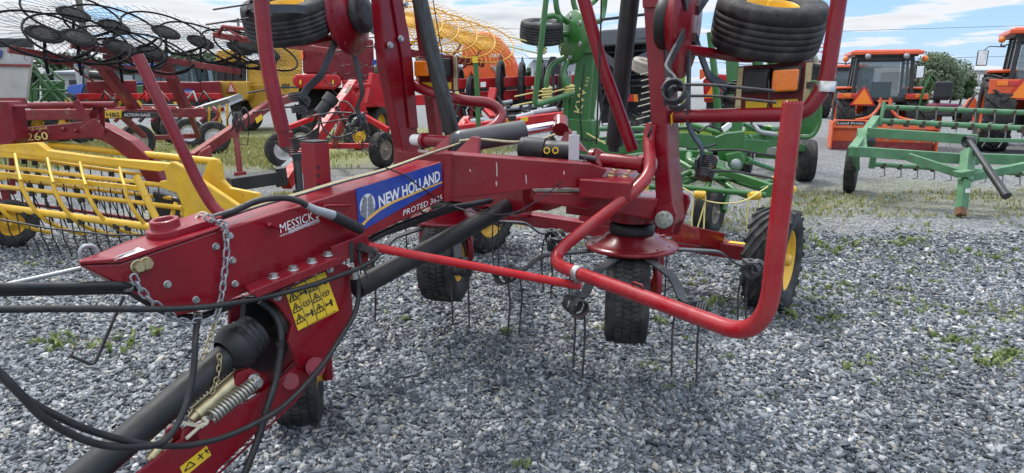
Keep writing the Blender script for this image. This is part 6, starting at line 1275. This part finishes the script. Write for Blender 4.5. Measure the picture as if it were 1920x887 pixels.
# zero turn mowers and attachments
ZT = thing('ride_on_mower', 'small dark red zero turn mower with black seat, parked between the orange tractors', 'mower', gz(1772, 228))
zY = 25.0; zc = V((at(1772,210,zY).x, zY, 0)); q = MB(); q.box(zc+V((0,.2,.62)), .85, .6, .34); S(ZT, 'engine_cover', q, mat('dark raspberry plastic', (.16,.01,.04), .4), .06); q = MB(); q.box(zc+V((0,.5,.98)), .62, .5, .16); q.box(zc+V((0,.3,1.28)), .66, .16, .62); S(ZT, 'seat', q, 'blackplastic', .07); q = MB(); q.box(zc+V((0,.7,.4)), 1.2, 1.6, .16); S(ZT, 'deck', q, 'blackp', .05)
for s in (-1, 1): wheel('tyre', ZT, zc+V((s*.66,0,.33)), V((s,0,0)), .33, .36, .16, 'lug', 'dirtrim', 1)
for i, (x, Y) in enumerate(((1712,27),(1735,26),(1826,26),(1850,27),(1700,24))):
    c = V((at(x,200,Y).x, Y, 0)); AT = thing('tractor_attachment', ['orange loader attachment beside the bush','orange and black grapple attachment left of the small mower','tan and orange auger attachment right of the small mower','black and orange attachment beside the large tractor tyre','low orange attachment behind the box scraper'][i], 'attachment', c)
    q = MB(); q.box(c+V((0,0,.25)), 1.0, .7, .3); q.prism([c+V((-.5,0,.4)), c+V((-.2,0,.95)), c+V((.0,0,1.0)), c+V((.4,0,.4))], V((0,.1,0))); S(AT, 'frame', q, 'orange' if i != 3 else 'orangeold', .03)
    q = MB(); q.tube(spline([c+V((-.4,-.1,.5)), c+V((-.1,-.2,1.15)), c+V((.3,-.1,.8)), c+V((.5,0,.2))], 4), .04, 7); q.tube(spline([c+V((.1,-.1,.4)), c+V((.3,-.2,.95)), c+V((.55,-.1,.5))], 4), .03, 7); q.cyl(c+V((-.2,-.3,.3)), c+V((.3,-.3,.9)), .06); S(AT, 'hose', q, 'blackp')
# ---- faded green bar rake, right
JR = thing('hay_rake', 'faded green bar rake on a single narrow tyre with a black crank tube, right foreground', 'hay rake', gz(1600, 352))
def jb(name, a, b, w_, h, m_='jdgreen'): q = MB(); q.bar(at(*a), at(*b), w_, h); return S(JR, name, q, m_, .006)
jb('frame_beam', (1625,248,9.5), (1832,262,8.9), .10, .13); jb('frame_beam', (1592,283,8.9), (1834,300,8.5), .10, .13); jb('frame_beam', (1826,297,8.7), (1990,302,8.6), .10, .13)
jb('side_beam', (1598,286,8.85), (1642,225,10.3), .11, .14); jb('frame_brace', (1702,294,8.6), (1806,328,8.2), .08, .10); jb('frame_brace', (1820,332,8.2), (1990,298,8.5), .08, .10); jb('frame_post', (1614,246,9.5), (1618,285,9.0), .1, .1)
q = MB(); q.bar(at(1816,284,8.4), at(1810,340,8.1), .12, .12, V((0,1,0))); q.bar(at(1809,338,8.05), at(1802,392,7.9), .10, .10, V((0,1,0))); q.bar(at(1806,320,8.05), at(1806,330,8.05), .16, .16); S(JR, 'jack_leg', q, 'jdgreen', .006); q = MB(); q.bar(at(1802,390,7.9), at(1801,404,7.85), .09, .09, V((0,1,0))); S(JR, 'jack_foot', q, mat('rusty steel', (.16,.07,.035), .8, var=.3), .004); q = MB(); q.box(at(1808,356,7.98)-V((0,.065,0)), .055, .006, .05); S(JR, 'sticker', q, 'white')
q = MB(); q.cyl(at(1816,262,8.6), at(1852,316,7.9), .034, n=14); q.cyl(at(1850,313,7.92), at(1886,366,7.5), .044, n=14); q.cyl(at(1884,363,7.52), at(1888,368,7.48), .05, n=14); q.lathe([(.07,-.05),(.08,0),(.07,.05)], at(1816,266,8.6), V((1,0,0)), 14); S(JR, 'crank_tube', q, 'blackp')
for (a, b), r, n in ((((1660,201,10.4),(1990,214,10.0)),.038,9),(((1652,227,10.2),(1990,244,9.8)),.042,11),(((1638,308,9.9),(1990,330,9.4)),.035,11)):
    q = MB(); q.cyl(at(*a), at(*b), r, n=12); tb = S(JR, 'tine_bar', q, 'jdgreen'); q = MB(); t_ = MB()
    for i in range(n):
        p = at(*a).lerp(at(*b), (i+.6)/n); q.box(p-V((0,0,r*.4)), .045, r*2.3, r*2.4); t_.tube([p+V((0,-.04,-.02)), p+V((.02,-.03,-.16)), p+V((-.01,.04,-.30 if r > .04 else -.18))], .009, 5)
    S(tb, 'clamp', q, mat('rust brown clamp', (.07,.045,.035), .8), .01); S(tb, 'tine', t_, 'galv')
jb('reel_end', (1658,192,10.3), (1650,236,10.2), .04, .10); jb('reel_end', (1638,292,9.9), (1634,316,9.9), .05, .08); jb('cross_bar', (1834,262,8.9), (1990,266,9.0), .04, .05)
q = MB(); q.cyl(at(1618,262,9.75), at(1632,266,9.85), .085, n=16); S(JR, 'gear_drive', q, 'blackp')
c = at(1582, 305, 10.0); wheel('tyre', JR, V((c.x, 9.75, .365)), V((.86,-.5,0)), .365, .16, .21, 'rib', 'yellow', 1); q = MB(); q.bar(at(1604,284,9.2), at(1606,318,9.5), .06, .08, V((0,1,0))); q.cyl(at(1606,308,9.5), V((c.x,9.75,.365)), .03); S(JR, 'axle_leg', q, 'jdgreen', .006)
c = at(2010, 330, 9.5); wheel('tyre', JR, V((c.x, 9.3, .365)), V((.86,-.5,0)), .365, .16, .21, 'rib', 'yellow', 1)
q = MB(); q.tube([W1(.8,-.7,1.0), W1(.86,-.75,1.5), W1(.95,-.7,1.75), W1(1.05,-.6,1.6), W1(1.0,-.5,1.1)], .03, 8); S(t1, 'hydraulic_hose', q, 'green')

# ================================================================ trees, buildings, poles
def crown(mb, c, rx, ry, rz_, n, leaf, lumps=44):
    ls = []
    for k in range(lumps):
        a = random.uniform(0, 6.28); b = math.acos(random.uniform(-.7, 1)); f = random.uniform(.45, .9)
        ls.append((c + V((math.sin(b)*math.cos(a)*rx*f, math.sin(b)*math.sin(a)*ry*f, math.cos(b)*rz_*f)), random.uniform(.18, .38)))
    for i in range(n):
        o, r = random.choice(ls); d = V((random.gauss(0,1), random.gauss(0,1), random.gauss(0,1))).normalized()
        p = o + V((d.x*rx, d.y*ry, d.z*rz_))*r*random.uniform(.55, 1.1)
        u = V((random.gauss(0,1), random.gauss(0,1), random.gauss(0,1))).normalized(); v = u.cross(d); 
        if v.length < .05: continue
        v.normalize(); s = leaf*random.uniform(.6, 1.4); mb.add([p-u*s, p-v*s*.6, p+u*s, p+v*s*.6], [(0,1,2,3)])
M['leafa'] = leaf_mat('grey green bush leaf', (0.085, 0.13, 0.07), (0.20, 0.25, 0.15)); M['leafb'] = leaf_mat('dark conifer leaf', (0.035, 0.08, 0.025), (0.08, 0.14, 0.045)); M['leafc'] = leaf_mat('far wood leaf', (0.05, 0.085, 0.045), (0.10, 0.14, 0.07))
def tree(label, x, ytop, ybase, Y, wpx, leafm, n, leaf, group=None, cat='tree'):
    b = at(x, ybase, Y); t = at(x, ytop, Y); h = t.z; hw = wpx/2/FOC*Y; root = thing('tree', label, cat, V((b.x, Y, 0)), group)
    q = MB(); q.tube([V((b.x,Y,-.02)), V((b.x+.05*h,Y,h*.35)), V((b.x-.02*h,Y,h*.8))], .035*h, 8, r2=.01*h)
    for k in range(5): a = k*1.3; q.tube([V((b.x+.03*h,Y,h*(.25+.08*k))), V((b.x+math.cos(a)*hw*.6,Y+math.sin(a)*hw*.6,h*(.45+.09*k)))], .014*h, 6, r2=.005*h)
    S(root, 'trunk', q, 'bark'); q = MB(); crown(q, V((b.x, Y, h*.54)), hw, hw, h*.46, n, leaf); S(root, 'crown', q, leafm); return root
tree('tall grey green bush with many stems behind the orange tractor', 1752, 98, 184, 42, 96, 'leafa', 10000, .085)
tree('shorter dark green tree beside the tall bush', 1802, 134, 176, 46, 46, 'leafb', 5000, .08)
tree('low leafy tree filling in left of the tall grey green bush', 1722, 122, 182, 44, 60, 'leafa', 5000, .09)
tree('rounded low tree between the tall bush and the short dark tree', 1782, 146, 180, 45, 40, 'leafa', 3000, .085)
for i, (x, yt, Y, w_) in enumerate(((-10,104,75,90),(60,106,78,90),(120,98,80,90),(178,100,74,90),(236,94,82,90),(296,97,78,90),(352,92,80,90),(405,98,76,90),(985,130,70,60),(690,116,90,80),(1020,132,80,40))):
    tree('leafy green tree in the row along the far side of the yard', x, yt, 158, Y, w_, 'leafc', 2200, .30, 'trees along the far side of the yard')
for x, yt in ((1782,122),(1808,125),): tree('round tree top showing over the beige building roof', x, yt, 150, 180, 16, 'leafc', 500, .35, 'tree tops over the beige building')
def building(label, x0, x1, yt, Y, wall, roof, dep, feats):
    a, b = at(x0, yt, Y), at(x1, yt, Y); root = thing('building', label, 'building', V(((a.x+b.x)/2, Y, 0))); h = a.z
    q = MB(); q.box(V(((a.x+b.x)/2, Y+dep/2, h/2-.1)), b.x-a.x, dep, h+.2-.0); S(root, 'wall', q, wall)
    q = MB(); q.prism([V((a.x-.4,Y-.5,h+.02)), V((b.x+.4,Y-.5,h+.02)), V((b.x+.4,Y-.5,h+.18)), V((a.x-.4,Y-.5,h+.18))], V((0,dep+1,dep*.06))); S(root, 'roof', q, roof)
    return root, a, b, h
B1, a, b, h = building('long beige grey building beyond the fence, behind the small dark tree', 1768, 1990, 133, 120, 'bldg2', 'bldg', 20, 0)
q = MB()
for x in (1822, 1848, 1872): p = at(x,150,119.9); q.box(V((p.x,119.95,h*.66)), 2.2, .06, 1.0)
S(B1, 'sign_panel', q, 'white'); q = MB(); p = at(1812,160,119.9); q.box(V((p.x,119.9,1.6)), 3.4, .2, 3.2); S(B1, 'gate', q, mat('pale tan gate', (.5,.45,.36), .8))
B2, a, b, h = building('pale grey building with dark mullions between the orange baler and green tedder', 1000, 1112, 112, 62, 'bldg', 'bldg', 20, 0)
q = MB()
for k in range(14): p = at(1004+k*5,130,61.9); q.box(V((p.x,61.95,h*.40)), .10, .1, h*.62)
S(B2, 'mullion', q, 'blackp'); q = MB(); q.box(V(((a.x+b.x)/2,61.97,h*.40)), b.x-a.x-.4, .06, h*.6); S(B2, 'window', q, mat('pale reflective window', (.45,.5,.55), .15))
B3, a, b, h = building('low dark walled shed with a blue grey roof left of the orange tractor', 1440, 1640, 128, 75, 'roofgrey', 'roofgrey', 14, 0)
q = MB(); q.prism([V((a.x-.5,74.4,h)), V((b.x+.5,74.4,h)), V((b.x+.5,82,h+1.6)), V((a.x-.5,82,h+1.6))], V((0,0,.12))); S(B3, 'roof_slope', q, 'roofgrey')
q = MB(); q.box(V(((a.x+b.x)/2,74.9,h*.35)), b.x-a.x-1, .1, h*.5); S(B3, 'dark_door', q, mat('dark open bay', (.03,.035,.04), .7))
B4, a, b, h = building('low grey concrete building behind the red mower, far left', 100, 168, 139, 55, 'concrete', 'roofgrey', 8, 0)
q = MB(); q.box(V(((a.x+b.x)/2+1,54.9,h*.55)), 2.4, .1, 1.0); S(B4, 'window', q, 'blackp')
FE = thing('fence', 'white rail fence along the far edge of the yard before the beige building', 'fence', gz(1780, 176)); q = MB(); Yf = 62
p, p2 = at(1690,170,Yf), at(2000,170,Yf)
for zz_ in (.5, 1.0): q.bar(V((p.x,Yf,zz_)), V((p2.x,Yf,zz_)), .06, .14)
S(FE, 'rail', q, 'white'); q = MB()
for k in range(9): x = p.x+(p2.x-p.x)*k/8; q.box(V((x,Yf+.1,.6)), .12, .12, 1.2)
S(FE, 'post', q, 'white')
RD = MB(); RD.add([(-300,64,.006),(300,64,.006),(300,72,.006),(-300,72,.006)], [(0,1,2,3)]); tag(RD.build('road', mat('asphalt road', (.12,.12,.125), .85)), kind='structure')
UP = thing('utility_pole', 'tall grey pole rising among the black finger wheels', 'utility pole', V((at(172,150,30).x, 30, 0))); q = MB(); x = at(172,150,30).x; q.cyl(V((x,30,0)), V((x-.1,30,6.6)), .16, .12, n=12); S(UP, 'shaft', q, 'pole'); q = MB(); q.bar(V((x-.9,30,5.9)), V((x+.9,30,5.9)), .1, .12); S(UP, 'crossarm', q, 'pole')
UP = thing('utility_pole', 'distant wooden pole with two short crossarms left of the folded tyre', 'utility pole', V((at(456,150,80).x, 80, 0))); q = MB(); x = at(456,150,80).x; q.cyl(V((x,80,0)), V((x,80,8.6)), .18, .14, n=10); S(UP, 'shaft', q, 'pole'); q = MB(); q.bar(V((x-.9,80,8.2)), V((x+.9,80,8.2)), .12, .14); q.bar(V((x-.7,80,7.5)), V((x+.7,80,7.5)), .12, .14); S(UP, 'crossarm', q, 'pole')
UP = thing('utility_pole', 'pale wooden pole standing behind the red mower, below the rake booms', 'utility pole', V((at(152,150,40).x, 40, 0))); q = MB(); x = at(152,150,40).x; q.cyl(V((x,40,0)), V((x-.15,40,3.2)), .2, .15, n=10); S(UP, 'shaft', q, 'bldg2')
PL = thing('power_line', 'two thin overhead wires crossing the sky on the right', 'power line', V((40,110,0)))
for z0 in (9.2, 4.6): q = MB(); q.tube(spline([V((-20,115,z0+1.4)), V((30,112,z0-.1)), V((70,110,z0+.6)), V((130,108,z0+2.4))], 6), .03, 4); S(PL, 'wire', q, 'blackp')
